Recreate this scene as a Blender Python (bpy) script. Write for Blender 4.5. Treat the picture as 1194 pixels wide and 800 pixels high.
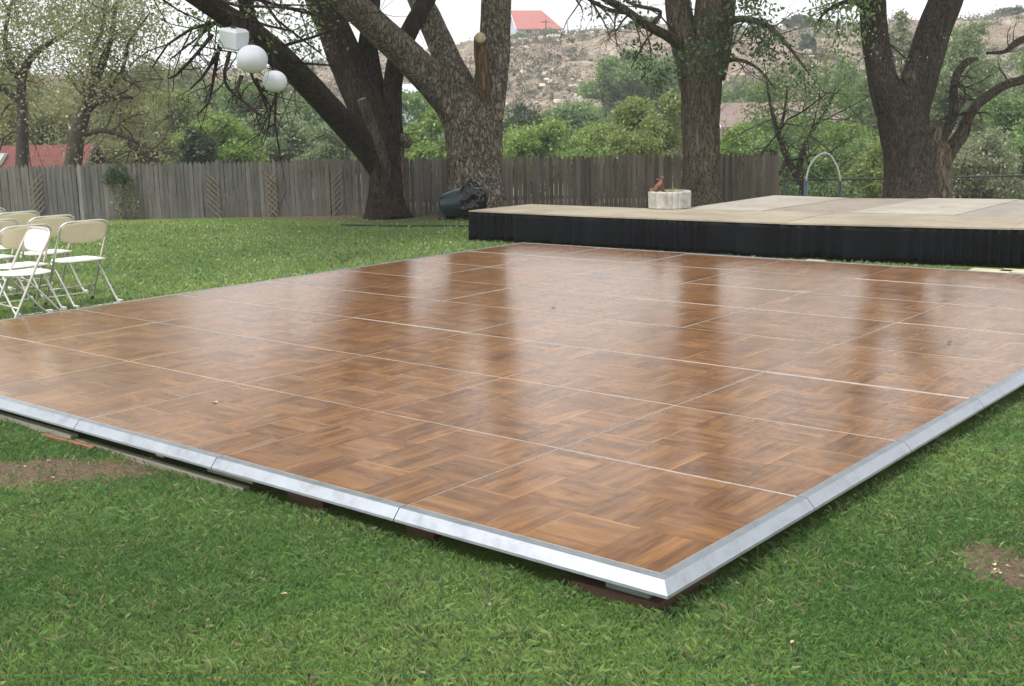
import bpy, math, random
import numpy as np
from mathutils import Vector, Matrix, noise as mnoise

rng = np.random.default_rng(7)
random.seed(7)
sc = bpy.context.scene
COL = sc.collection
for o in list(bpy.data.objects):
    bpy.data.objects.remove(o)

# ------------------------------------------------------------------ camera
S = 1.2192
F_PX, PITCH, ROLL, YAW = 1353.2, 0.1894, -0.0238, -0.6998
CAM = np.array([1.6686, -2.6033, 1.2553]) * S
FWD = np.array([math.sin(YAW) * math.cos(PITCH), math.cos(YAW) * math.cos(PITCH), -math.sin(PITCH)])
_r = np.array([math.cos(YAW), -math.sin(YAW), 0.0]); _u = np.cross(_r, FWD)
RGT = _r * math.cos(ROLL) + _u * math.sin(ROLL)
UPV = -_r * math.sin(ROLL) + _u * math.cos(ROLL)
cam_d = bpy.data.cameras.new('camera'); cam = bpy.data.objects.new('camera', cam_d); COL.objects.link(cam)
cam_d.sensor_width = 36.0; cam_d.lens = 36.0 * F_PX / 1194.0
cam_d.clip_start = 0.05; cam_d.clip_end = 3000
M = Matrix(((RGT[0], UPV[0], -FWD[0], CAM[0]), (RGT[1], UPV[1], -FWD[1], CAM[1]), (RGT[2], UPV[2], -FWD[2], CAM[2]), (0, 0, 0, 1)))
cam.matrix_world = M
sc.camera = cam

# ------------------------------------------------------------------ light
SUN_EL, SUN_AZ = math.radians(60), math.radians(196)      # azimuth clockwise from +Y
world = bpy.data.worlds.new("World"); sc.world = world; world.use_nodes = True
wn = world.node_tree; wn.nodes.clear()
def wnode(t, **k):
    n = wn.nodes.new(t)
    for a, b in k.items(): setattr(n, a, b)
    return n
wo = wnode('ShaderNodeOutputWorld'); bg = wnode('ShaderNodeBackground')
sky = wnode('ShaderNodeTexSky', sky_type='NISHITA', sun_disc=False, sun_elevation=SUN_EL, sun_rotation=SUN_AZ,
            air_density=1.0, dust_density=2.0, ozone_density=1.0)
hsv = wnode('ShaderNodeHueSaturation'); hsv.inputs['Saturation'].default_value = 0.45
tc = wnode('ShaderNodeTexCoord'); mp = wnode('ShaderNodeMapping'); mp.inputs['Scale'].default_value = (1, 1, 2.6)
nz = wnode('ShaderNodeTexNoise'); nz.inputs['Scale'].default_value = 2.2; nz.inputs['Detail'].default_value = 7
rp = wnode('ShaderNodeValToRGB'); rp.color_ramp.elements[0].position = .30; rp.color_ramp.elements[1].position = .58; rp.color_ramp.elements[0].color = (.55, .55, .55, 1)
mx = wnode('ShaderNodeMix', data_type='RGBA')
mx.inputs['B'].default_value = (10.2, 10.25, 10.3, 1)      # bright cloud cover
L = wn.links.new
L(tc.outputs['Generated'], mp.inputs['Vector']); L(mp.outputs['Vector'], nz.inputs['Vector']); L(nz.outputs['Fac'], rp.inputs['Fac'])
L(sky.outputs['Color'], hsv.inputs['Color']); L(hsv.outputs['Color'], mx.inputs['A']); L(rp.outputs['Color'], mx.inputs['Factor'])
L(mx.outputs['Result'], bg.inputs['Color']); bg.inputs['Strength'].default_value = 0.10
L(bg.outputs['Background'], wo.inputs['Surface'])
sd = bpy.data.lights.new('sun', 'SUN'); sd.energy = 2.1; sd.angle = math.radians(18); sd.color = (1, .965, .91)
sun = bpy.data.objects.new('sun', sd); COL.objects.link(sun)
sdir = Vector((math.sin(SUN_AZ) * math.cos(SUN_EL), math.cos(SUN_AZ) * math.cos(SUN_EL), math.sin(SUN_EL)))
sun.rotation_euler = sdir.to_track_quat('Z', 'Y').to_euler()
sun.location = (0, 0, 30)
sc.view_settings.view_transform = 'Standard'; sc.view_settings.look = 'None'
sc.view_settings.gamma = 1; sc.view_settings.exposure = 0.58
sc.render.resolution_x = 1024; sc.render.resolution_y = 686

# ------------------------------------------------------------------ helpers
GZ = -0.14
def ray(x, y): return FWD + RGT * (x - 597) / F_PX + UPV * (400 - y) / F_PX
def at(x, y, d): return Vector(CAM + ray(x, y) * d)
def onz(x, y, z=GZ):
    q = ray(x, y); return Vector(CAM + q * (z - CAM[2]) / q[2])
def depth_lat(X, Y):
    dx, dy = X - CAM[0], Y - CAM[1]
    return dx * math.sin(YAW) + dy * math.cos(YAW), dx * math.cos(YAW) - dy * math.sin(YAW)
def from_dl(d, l):
    return CAM[0] + d * math.sin(YAW) + l * math.cos(YAW), CAM[1] + d * math.cos(YAW) - l * math.sin(YAW)
def sstep(a, b, x):
    t = np.clip((x - a) / (b - a), 0, 1); return t * t * (3 - 2 * t)

def tag(o, label=None, cat=None, group=None, kind=None):
    if label: o['label'] = label
    if cat: o['category'] = cat
    if group: o['group'] = group
    if kind: o['kind'] = kind
    return o
def empty(name, loc, rz=0, **k):
    o = bpy.data.objects.new(name, None); COL.objects.link(o); o.location = loc; o.rotation_euler = (0, 0, rz)
    o.empty_display_size = .1
    return tag(o, **k)
def mesh_obj(name, V, Fc, mats, parent=None, smooth=False, midx=None, world_space=False, **k):
    me = bpy.data.meshes.new(name); me.from_pydata([tuple(v) for v in V], [], [tuple(f) for f in Fc])
    if not isinstance(mats, (list, tuple)): mats = [mats]
    for m in mats: me.materials.append(m)
    if midx is not None: me.polygons.foreach_set('material_index', midx)
    if smooth: me.polygons.foreach_set('use_smooth', [True] * len(me.polygons))
    me.update()
    o = bpy.data.objects.new(name, me); COL.objects.link(o)
    if parent is not None:
        o.parent = parent
        if world_space:
            o.matrix_parent_inverse = parent_inv(parent)
    return tag(o, **k)
def parent_inv(p):
    m = Matrix.Translation(p.location) @ p.rotation_euler.to_matrix().to_4x4()
    return m.inverted()
def copy_tree(o, parent=None):
    c = o.copy(); COL.objects.link(c)
    if parent is not None: c.parent = parent
    for ch in list(o.children): copy_tree(ch, c)
    return c

class MB:
    """collects simple shapes into one mesh"""
    def __init__(s): s.v = []; s.f = []; s.m = []
    def add(s, V, Fc, mi=0):
        b = len(s.v); s.v += [tuple(v) for v in V]; s.f += [tuple(i + b for i in f) for f in Fc]; s.m += [mi] * len(Fc)
        return s
    def box(s, lo, hi, mi=0, bev=0.0, rot=None, org=None):
        x0, y0, z0 = lo; x1, y1, z1 = hi
        if bev > 0:
            b = min(bev, (x1 - x0) * .45, (y1 - y0) * .45, (z1 - z0) * .45)
            V = []
            for z, i in ((z0, b), (z0 + b, 0), (z1 - b, 0), (z1, b)):
                for (x, y, sx, sy) in ((x0, y0, 1, 1), (x1, y0, -1, 1), (x1, y1, -1, -1), (x0, y1, 1, -1)):
                    V.append((x + sx * (i + 0.0), y + sy * (i + 0.0), z))
            Fc = [(3, 2, 1, 0), (12, 13, 14, 15)]
            for k in range(3):
                for j in range(4):
                    a = k * 4 + j; c = k * 4 + (j + 1) % 4; Fc.append((a, c, c + 4, a + 4))
        else:
            V = [(x0, y0, z0), (x1, y0, z0), (x1, y1, z0), (x0, y1, z0), (x0, y0, z1), (x1, y0, z1), (x1, y1, z1), (x0, y1, z1)]
            Fc = [(3, 2, 1, 0), (4, 5, 6, 7), (0, 1, 5, 4), (1, 2, 6, 5), (2, 3, 7, 6), (3, 0, 4, 7)]
        if rot is not None:
            org = Vector(org) if org is not None else Vector(((x0 + x1) / 2, (y0 + y1) / 2, (z0 + z1) / 2))
            V = [org + rot @ (Vector(v) - org) for v in V]
        return s.add(V, Fc, mi)
    def tube(s, pts, r, n=8, mi=0, cap=True, rfun=None):
        pts = [Vector(p) for p in pts]; N = len(pts)
        rr = [r] * N if not isinstance(r, (list, tuple, np.ndarray)) else list(r)
        V = []; Fc = []
        T = []
        for i in range(N):
            a = pts[max(0, i - 1)]; b = pts[min(N - 1, i + 1)]
            t = (b - a); T.append(t.normalized() if t.length > 1e-9 else Vector((0, 0, 1)))
        up = Vector((0, 0, 1)) if abs(T[0].z) < .9 else Vector((1, 0, 0))
        nx = (up - T[0] * up.dot(T[0])).normalized()
        for i in range(N):
            nx = (nx - T[i] * nx.dot(T[i])).normalized(); ny = T[i].cross(nx)
            for k in range(n):
                a = 2 * math.pi * k / n
                R = rr[i] * (rfun(pts[i], a, i) if rfun else 1)
                V.append(pts[i] + nx * (math.cos(a) * R) + ny * (math.sin(a) * R))
        for i in range(N - 1):
            for k in range(n):
                a = i * n + k; b = i * n + (k + 1) % n; Fc.append((a, b, b + n, a + n))
        if cap:
            Fc.append(tuple(range(n - 1, -1, -1))); Fc.append(tuple(range((N - 1) * n, N * n)))
        return s.add(V, Fc, mi)
    def lathe(s, prof, n=24, mi=0, M4=None, cap=True):
        V = []; Fc = []
        for (r, z) in prof:
            for k in range(n):
                a = 2 * math.pi * k / n; V.append(Vector((r * math.cos(a), r * math.sin(a), z)))
        for i in range(len(prof) - 1):
            for k in range(n):
                a = i * n + k; b = i * n + (k + 1) % n; Fc.append((a, b, b + n, a + n))
        if cap:
            Fc.append(tuple(range(n - 1, -1, -1))); Fc.append(tuple(range((len(prof) - 1) * n, len(prof) * n)))
        if M4 is not None: V = [M4 @ v for v in V]
        return s.add(V, Fc, mi)
    def build(s, name, mats, parent=None, smooth=False, world_space=False, **k):
        return mesh_obj(name, s.v, s.f, mats, parent, smooth, s.m, world_space, **k)

def catmull(P, step):
    """P: list of (Vector, radius) -> resampled"""
    pts = [Vector(p[0]) for p in P]; rs = [p[1] for p in P]; out = []; ro = []
    n = len(pts)
    for i in range(n - 1):
        p0 = pts[max(i - 1, 0)]; p1 = pts[i]; p2 = pts[i + 1]; p3 = pts[min(i + 2, n - 1)]
        if i == 0: p0 = p1 * 2 - p2
        if i == n - 2: p3 = p2 * 2 - p1
        m = max(1, int((p2 - p1).length / step))
        for k in range(m):
            t = k / m
            out.append(.5 * ((2 * p1) + (p2 - p0) * t + (2 * p0 - 5 * p1 + 4 * p2 - p3) * t * t + (3 * p1 - p0 - 3 * p2 + p3) * t ** 3))
            ro.append(rs[i] + (rs[i + 1] - rs[i]) * t)
    out.append(pts[-1]); ro.append(rs[-1])
    return out, ro

def bulk_mesh(name, V, Fc4, mats, tint=None, parent=None, world_space=False, **k):
    """V (n,3) array, Fc4 (m,k) array of same-size polygons, tint per vertex (n,3) or None"""
    me = bpy.data.meshes.new(name); n = len(V); m, kk = Fc4.shape
    me.vertices.add(n); me.vertices.foreach_set('co', np.ascontiguousarray(V, dtype=np.float32).ravel())
    me.loops.add(m * kk); me.loops.foreach_set('vertex_index', Fc4.astype(np.int32).ravel())
    me.polygons.add(m); me.polygons.foreach_set('loop_start', np.arange(0, m * kk, kk, dtype=np.int32))
    me.polygons.foreach_set('loop_total', np.full(m, kk, dtype=np.int32))
    if not isinstance(mats, (list, tuple)): mats = [mats]
    for mm in mats: me.materials.append(mm)
    me.update(calc_edges=True)
    if tint is not None:
        at_ = me.attributes.new('tint', 'FLOAT_COLOR', 'POINT')
        c = np.ones((n, 4), dtype=np.float32); c[:, :3] = tint
        at_.data.foreach_set('color', c.ravel())
    o = bpy.data.objects.new(name, me); COL.objects.link(o)
    if parent is not None:
        o.parent = parent
        if world_space: o.matrix_parent_inverse = parent_inv(parent)
    return tag(o, **k)

# ------------------------------------------------------------------ materials
def new_mat(name):
    m = bpy.data.materials.new(name); m.use_nodes = True
    nt = m.node_tree; b = nt.nodes['Principled BSDF']
    return m, nt, b
def N(nt, t, **k):
    n = nt.nodes.new(t)
    for a, b in k.items():
        if a.startswith('i_'): n.inputs[a[2:]].default_value = b
        else: setattr(n, a, b)
    return n
def ramp(nt, fac, stops):
    r = N(nt, 'ShaderNodeValToRGB'); e = r.color_ramp.elements
    while len(e) > 1: e.remove(e[0])
    e[0].position = stops[0][0]; e[0].color = (*stops[0][1], 1)
    for p, c in stops[1:]:
        q = e.new(p); q.color = (*c, 1)
    nt.links.new(fac, r.inputs['Fac']); return r.outputs['Color']
def math_n(nt, op, a, b=None, c=None):
    n = N(nt, 'ShaderNodeMath', operation=op)
    for i, v in enumerate((a, b, c)):
        if v is None: continue
        if isinstance(v, (int, float)): n.inputs[i].default_value = v
        else: nt.links.new(v, n.inputs[i])
    return n.outputs[0]
def mixc(nt, fac, a, b, blend='MIX'):
    n = N(nt, 'ShaderNodeMix', data_type='RGBA', blend_type=blend)
    for i, v in (('Factor', fac), ('A', a), ('B', b)):
        if isinstance(v, (int, float)): n.inputs[i].default_value = v
        elif isinstance(v, tuple): n.inputs[i].default_value = (*v[:3], 1)
        else: nt.links.new(v, n.inputs[i])
    return n.outputs['Result']
def coords(nt, kind='Object', scale=(1, 1, 1)):
    t = N(nt, 'ShaderNodeTexCoord'); m = N(nt, 'ShaderNodeMapping'); m.inputs['Scale'].default_value = scale
    if kind == 'Position':
        g = N(nt, 'ShaderNodeNewGeometry'); nt.links.new(g.outputs['Position'], m.inputs['Vector'])
    else: nt.links.new(t.outputs[kind], m.inputs['Vector'])
    return m.outputs['Vector']
def noise_n(nt, vec, scale, detail=4, rough=.55, out='Fac', dist=0):
    n = N(nt, 'ShaderNodeTexNoise'); n.inputs['Scale'].default_value = scale; n.inputs['Detail'].default_value = detail
    n.inputs['Roughness'].default_value = rough; n.inputs['Distortion'].default_value = dist
    nt.links.new(vec, n.inputs['Vector']); return n.outputs[out]
def bump(nt, b, h, strength=.5, dist=.02):
    n = N(nt, 'ShaderNodeBump'); n.inputs['Strength'].default_value = strength; n.inputs['Distance'].default_value = dist
    nt.links.new(h, n.inputs['Height']); nt.links.new(n.outputs['Normal'], b.inputs['Normal'])

def simple(name, col, rough=.6, metal=0.0, var=.15, scale=8, bmp=0.0, bscale=60, spec=None, vscale=(1, 1, 1)):
    m, nt, b = new_mat(name)
    v = coords(nt, 'Object', vscale)
    n = noise_n(nt, v, scale, 5)
    lo = tuple(c * (1 - var) for c in col); hi = tuple(min(1, c * (1 + var)) for c in col)
    nt.links.new(ramp(nt, n, [(.3, lo), (.7, hi)]), b.inputs['Base Color'])
    b.inputs['Roughness'].default_value = rough; b.inputs['Metallic'].default_value = metal
    if spec is not None: b.inputs['Specular IOR Level'].default_value = spec
    if bmp: bump(nt, b, noise_n(nt, v, bscale, 4), bmp, .01)
    return m

def bark(name, crack, plate, plate2, sc_=9, stretch=.28, bstr=1.0, ridge=.5):
    """furrowed bark: stretched ridges of noise mixed with irregular plates"""
    m, nt, b = new_mat(name)
    v = coords(nt, 'Object', (1, 1, stretch))
    wob = noise_n(nt, v, sc_ * .55, 4, .65, out='Color')
    vv = N(nt, 'ShaderNodeVectorMath', operation='MULTIPLY_ADD'); vv.inputs[1].default_value = (.30, .30, .30)
    nt.links.new(wob, vv.inputs[0]); nt.links.new(v, vv.inputs[2])
    vo = N(nt, 'ShaderNodeTexVoronoi', feature='DISTANCE_TO_EDGE'); vo.inputs['Scale'].default_value = sc_
    vo.inputs['Randomness'].default_value = 1.0
    nt.links.new(vv.outputs[0], vo.inputs['Vector'])
    vc = N(nt, 'ShaderNodeTexVoronoi', feature='F1'); vc.inputs['Scale'].default_value = sc_; nt.links.new(vv.outputs[0], vc.inputs['Vector'])
    v3 = coords(nt, 'Object', (1, 1, stretch * .45))
    rd = noise_n(nt, v3, sc_ * 1.5, 5, .6, dist=.6)
    rd = math_n(nt, 'ABSOLUTE', math_n(nt, 'SUBTRACT', math_n(nt, 'MULTIPLY', rd, 2.0), 1.0))
    rd = math_n(nt, 'MINIMUM', math_n(nt, 'MULTIPLY', rd, 4.5), 1.0)
    fine = noise_n(nt, v, sc_ * 5, 7, .7)
    h = math_n(nt, 'MINIMUM', math_n(nt, 'MULTIPLY', vo.outputs['Distance'], 4.0), 1.0)
    h = math_n(nt, 'ADD', math_n(nt, 'MULTIPLY', h, 1 - ridge), math_n(nt, 'MULTIPLY', rd, ridge))
    h2 = math_n(nt, 'ADD', math_n(nt, 'MULTIPLY', h, .65), math_n(nt, 'MULTIPLY', fine, .55))
    big = noise_n(nt, coords(nt, 'Object', (1, 1, .5)), 1.3, 5, .6)
    pc = mixc(nt, ramp(nt, big, [(.35, (0, 0, 0)), (.65, (1, 1, 1))]), plate, plate2)
    sepc = N(nt, 'ShaderNodeSeparateColor'); nt.links.new(vc.outputs['Color'], sepc.inputs[0])
    pc = mixc(nt, .8, pc, ramp(nt, sepc.outputs[0], [(0, (.68, .66, .63)), (1, (1.22, 1.2, 1.18))]), 'MULTIPLY')
    c = mixc(nt, ramp(nt, h2, [(.34, (0, 0, 0)), (.52, (.6, .6, .6)), (.85, (1, 1, 1))]), crack, pc)
    c = mixc(nt, .5, c, ramp(nt, fine, [(.25, (.45, .43, .4)), (.75, (1.15, 1.15, 1.15))]), 'MULTIPLY')
    nt.links.new(c, b.inputs['Base Color']); b.inputs['Roughness'].default_value = .92
    b.inputs['Specular IOR Level'].default_value = .15
    bump(nt, b, h2, bstr, .09)
    return m

def leaf_mat(name, trans=.35):
    m = bpy.data.materials.new(name); m.use_nodes = True; nt = m.node_tree; nt.nodes.clear()
    out = N(nt, 'ShaderNodeOutputMaterial'); a = N(nt, 'ShaderNodeAttribute', attribute_name='tint')
    d = N(nt, 'ShaderNodeBsdfDiffuse'); t = N(nt, 'ShaderNodeBsdfTranslucent'); g = N(nt, 'ShaderNodeBsdfGlossy')
    g.inputs['Roughness'].default_value = .45; g.inputs['Color'].default_value = (.8, .85, .8, 1)
    m1 = N(nt, 'ShaderNodeMixShader'); m1.inputs[0].default_value = trans
    m2 = N(nt, 'ShaderNodeMixShader'); m2.inputs[0].default_value = .05
    nt.links.new(a.outputs['Color'], d.inputs['Color']); nt.links.new(a.outputs['Color'], t.inputs['Color'])
    nt.links.new(d.outputs[0], m1.inputs[1]); nt.links.new(t.outputs[0], m1.inputs[2])
    nt.links.new(m1.outputs[0], m2.inputs[1]); nt.links.new(g.outputs[0], m2.inputs[2])
    nt.links.new(m2.outputs[0], out.inputs['Surface'])
    return m

MT = {}
MT['leaf'] = leaf_mat('leaf', .45); MT['blade'] = leaf_mat('grass_blade', .3)
MT['bark_dark'] = bark('bark_dark', (.010, .007, .005), (.115, .086, .062), (.072, .054, .040), 14, .16, .8, .75)
MT['bark_grey'] = bark('bark_grey', (.065, .053, .043), (.58, .51, .42), (.40, .34, .27), 13, .42, 1.0, .12)
MT['bark_brown'] = bark('bark_brown', (.022, .017, .013), (.27, .225, .17), (.18, .145, .108), 16, .26, .9, .55)
MT['bark_deep'] = bark('bark_deep', (.016, .012, .010), (.190, .158, .130), (.122, .100, .080), 18, .32, .9, .45)
MT['bark_pale'] = bark('bark_pale', (.05, .038, .028), (.33, .27, .20), (.20, .15, .11), 12, .12, .6, .9)
MT['bark_far'] = simple('bark_far', (.045, .034, .026), .9, 0, .4, 6)
MT['bark_far_grey'] = simple('bark_far_grey', (.13, .115, .10), .9, 0, .35, 6)
MT['cut_wood'] = simple('cut_wood', (.50, .40, .26), .85, 0, .25, 14, .4)
MT['bare_wood'] = bark('bare_wood', (.09, .055, .032), (.40, .27, .15), (.24, .17, .11), 14, .10, .8, .9)
MT['white_paint'] = simple('white_paint', (.78, .79, .80), .5, 0, .06)
MT['chair_plastic'] = simple('chair_plastic', (.82, .80, .74), .42, 0, .04)
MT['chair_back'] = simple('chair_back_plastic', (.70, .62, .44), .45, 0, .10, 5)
MT['chair_metal'] = simple('chair_metal', (.60, .58, .54), .32, .6, .10)
MT['rubber'] = simple('rubber', (.72, .73, .74), .6, 0, .1)
MT['lantern'] = simple('lantern_paper', (.60, .62, .68), .7, 0, .03)
MT['wire'] = simple('wire', (.03, .03, .03), .5)
MT['bin'] = simple('bin_plastic', (.007, .027, .029), .35, 0, .12, 4)
MT['bag'] = simple('bag_plastic', (.004, .004, .005), .22, 0, .3, 6)
MT['black_rubber'] = simple('black_rubber', (.015, .015, .015), .6)
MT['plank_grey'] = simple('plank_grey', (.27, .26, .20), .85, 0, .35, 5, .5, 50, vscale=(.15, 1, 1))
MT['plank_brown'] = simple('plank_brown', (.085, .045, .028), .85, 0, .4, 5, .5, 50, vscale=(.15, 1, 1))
MT['plank_orange'] = simple('plank_orange', (.26, .12, .07), .8, 0, .3, 8)
MT['plank_light'] = simple('plank_light', (.50, .46, .33), .85, 0, .2, 5)
MT['shim_metal'] = simple('shim_metal', (.30, .33, .35), .4, .6, .1)
MT['concrete'] = simple('concrete', (.42, .40, .36), .9, 0, .35, 12, .5)
MT['rust'] = simple('rust', (.20, .09, .06), .7, .2, .4, 20)
MT['soil'] = simple('soil', (.05, .035, .025), .95, 0, .4, 20, .6)
MT['galv'] = simple('galvanised', (.10, .105, .11), .5, .6, .2)
MT['blue_post'] = simple('blue_post', (.16, .24, .32), .6, .2, .15)
MT['white_pipe'] = simple('white_pipe', (.80, .80, .78), .4, 0, .04)
MT['hose'] = simple('hose', (.03, .035, .03), .5)
MT['glass'] = simple('window_glass', (.10, .13, .15), .08, 0, .1)
MT['skylight'] = simple('skylight_glass', (.34, .40, .42), .2, 0, .08)
MT['bulb'] = simple('bulb_glass', (.85, .87, .90), .15, 0, .03)

def metal_trim(name, col, rough, metal):
    m, nt, b = new_mat(name)
    v = coords(nt, 'Position', (1, 1, 1)); n = noise_n(nt, v, 9, 6, .7); n2 = noise_n(nt, v, 120, 4, .7)
    mix = math_n(nt, 'ADD', math_n(nt, 'MULTIPLY', n, .7), math_n(nt, 'MULTIPLY', n2, .3))
    nt.links.new(ramp(nt, mix, [(.32, tuple(c * .72 for c in col)), (.5, col), (.72, tuple(min(1, c * 1.12) for c in col))]), b.inputs['Base Color'])
    r = N(nt, 'ShaderNodeMapRange'); r.inputs['To Min'].default_value = rough - .1; r.inputs['To Max'].default_value = rough + .16
    nt.links.new(mix, r.inputs['Value']); nt.links.new(r.outputs[0], b.inputs['Roughness'])
    b.inputs['Metallic'].default_value = metal
    bump(nt, b, n2, .12, .002)
    return m
MT['trim'] = metal_trim('brushed_aluminium', (.39, .42, .46), .40, .85)
MT['joint'] = metal_trim('joint_aluminium', (.72, .70, .66), .35, .6)

# parquet: four by three blocks of strips that alternate in direction
PU, PV = S, S * .839
def parquet():
    m, nt, b = new_mat('parquet')
    tcn = N(nt, 'ShaderNodeTexCoord'); sp = N(nt, 'ShaderNodeSeparateXYZ'); nt.links.new(tcn.outputs['Object'], sp.inputs[0])
    oi = N(nt, 'ShaderNodeObjectInfo'); R = oi.outputs['Random']
    X = math_n(nt, 'DIVIDE', sp.outputs['X'], PU / 4); Y = math_n(nt, 'DIVIDE', sp.outputs['Y'], PV / 3)
    bx = math_n(nt, 'FLOOR', X); by = math_n(nt, 'FLOOR', Y); fx = math_n(nt, 'FRACT', X); fy = math_n(nt, 'FRACT', Y)
    par = math_n(nt, 'MODULO', math_n(nt, 'ADD', math_n(nt, 'ABSOLUTE', bx), math_n(nt, 'ABSOLUTE', by)), 2.0)
    inv = math_n(nt, 'SUBTRACT', 1.0, par)
    across = math_n(nt, 'ADD', math_n(nt, 'MULTIPLY', par, fx), math_n(nt, 'MULTIPLY', inv, fy))
    along = math_n(nt, 'ADD', math_n(nt, 'MULTIPLY', par, fy), math_n(nt, 'MULTIPLY', inv, fx))
    st = math_n(nt, 'FLOOR', math_n(nt, 'MULTIPLY', across, 4.0))
    seed = N(nt, 'ShaderNodeCombineXYZ')
    nt.links.new(math_n(nt, 'ADD', bx, math_n(nt, 'MULTIPLY', R, 91.0)), seed.inputs[0])
    nt.links.new(math_n(nt, 'ADD', by, math_n(nt, 'MULTIPLY', R, 37.0)), seed.inputs[1])
    nt.links.new(st, seed.inputs[2])
    wnz = N(nt, 'ShaderNodeTexWhiteNoise', noise_dimensions='3D'); nt.links.new(seed.outputs[0], wnz.inputs['Vector'])
    rs = wnz.outputs['Value']
    seed2 = N(nt, 'ShaderNodeCombineXYZ')
    nt.links.new(math_n(nt, 'ADD', bx, math_n(nt, 'MULTIPLY', R, 91.0)), seed2.inputs[0])
    nt.links.new(math_n(nt, 'ADD', by, math_n(nt, 'MULTIPLY', R, 37.0)), seed2.inputs[1])
    wb = N(nt, 'ShaderNodeTexWhiteNoise', noise_dimensions='3D'); nt.links.new(seed2.outputs[0], wb.inputs['Vector'])
    gv = N(nt, 'ShaderNodeCombineXYZ')
    nt.links.new(math_n(nt, 'MULTIPLY', across, 1.0), gv.inputs[0])
    nt.links.new(math_n(nt, 'MULTIPLY', along, .09), gv.inputs[1])
    nt.links.new(math_n(nt, 'ADD', math_n(nt, 'MULTIPLY', wb.outputs['Value'], 60.0), math_n(nt, 'MULTIPLY', rs, 3.0)), gv.inputs[2])
    g1 = noise_n(nt, gv.outputs[0], 9, 6, .62, dist=.5)
    gv2 = N(nt, 'ShaderNodeCombineXYZ')
    nt.links.new(across, gv2.inputs[0]); nt.links.new(math_n(nt, 'MULTIPLY', along, .35), gv2.inputs[1])
    nt.links.new(math_n(nt, 'MULTIPLY', wb.outputs['Value'], 40.0), gv2.inputs[2])
    g2 = noise_n(nt, gv2.outputs[0], 3.2, 3, .5, dist=1.2)
    tone = math_n(nt, 'ADD', math_n(nt, 'MULTIPLY', g1, .62), math_n(nt, 'ADD', math_n(nt, 'MULTIPLY', g2, .42), math_n(nt, 'MULTIPLY', math_n(nt, 'SUBTRACT', rs, .5), .13)))
    tone = math_n(nt, 'ADD', tone, math_n(nt, 'MULTIPLY', math_n(nt, 'SUBTRACT', R, .5), .03))
    col = ramp(nt, tone, [(.28, (.072, .031, .012)), (.42, (.126, .056, .020)), (.53, (.182, .083, .029)), (.66, (.250, .120, .042)), (.84, (.34, .175, .064))])
    # pale sapwood line along one edge of many blocks
    edge = math_n(nt, 'MULTIPLY', math_n(nt, 'GREATER_THAN', across, .955), math_n(nt, 'GREATER_THAN', rs, .35))
    col = mixc(nt, math_n(nt, 'MULTIPLY', math_n(nt, 'MULTIPLY', edge, rs), .42), col, (.42, .22, .09))
    gap = math_n(nt, 'LESS_THAN', math_n(nt, 'FRACT', math_n(nt, 'MULTIPLY', across, 4.0)), .022)
    col = mixc(nt, math_n(nt, 'MULTIPLY', gap, .28), col, (.05, .022, .013))
    # worn, dusty film
    vp = coords(nt, 'Position'); wear = noise_n(nt, vp, 1.1, 6, .6); fine = noise_n(nt, vp, 22, 5, .7)
    col = mixc(nt, math_n(nt, 'MULTIPLY', ramp(nt, wear, [(.42, (0, 0, 0)), (.75, (1, 1, 1))]), .16), col, (.30, .22, .17))
    nt.links.new(col, b.inputs['Base Color'])
    rr = math_n(nt, 'ADD', .115, math_n(nt, 'ADD', math_n(nt, 'MULTIPLY', wear, .11), math_n(nt, 'MULTIPLY', ramp(nt, fine, [(.45, (0, 0, 0)), (.8, (1, 1, 1))]), .16)))
    nt.links.new(rr, b.inputs['Roughness'])
    b.inputs['Specular IOR Level'].default_value = .36; b.inputs['IOR'].default_value = 1.5
    w1 = noise_n(nt, vp, 3.0, 2, .5); w2 = noise_n(nt, vp, 45, 3, .6)
    h = math_n(nt, 'ADD', math_n(nt, 'MULTIPLY', w1, 1.0), math_n(nt, 'MULTIPLY', w2, .035))
    h = math_n(nt, 'ADD', h, math_n(nt, 'MULTIPLY', math_n(nt, 'ADD', g1, gap), .006))
    bump(nt, b, h, .28, .010)
    return m
MT['parquet'] = parquet()

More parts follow.
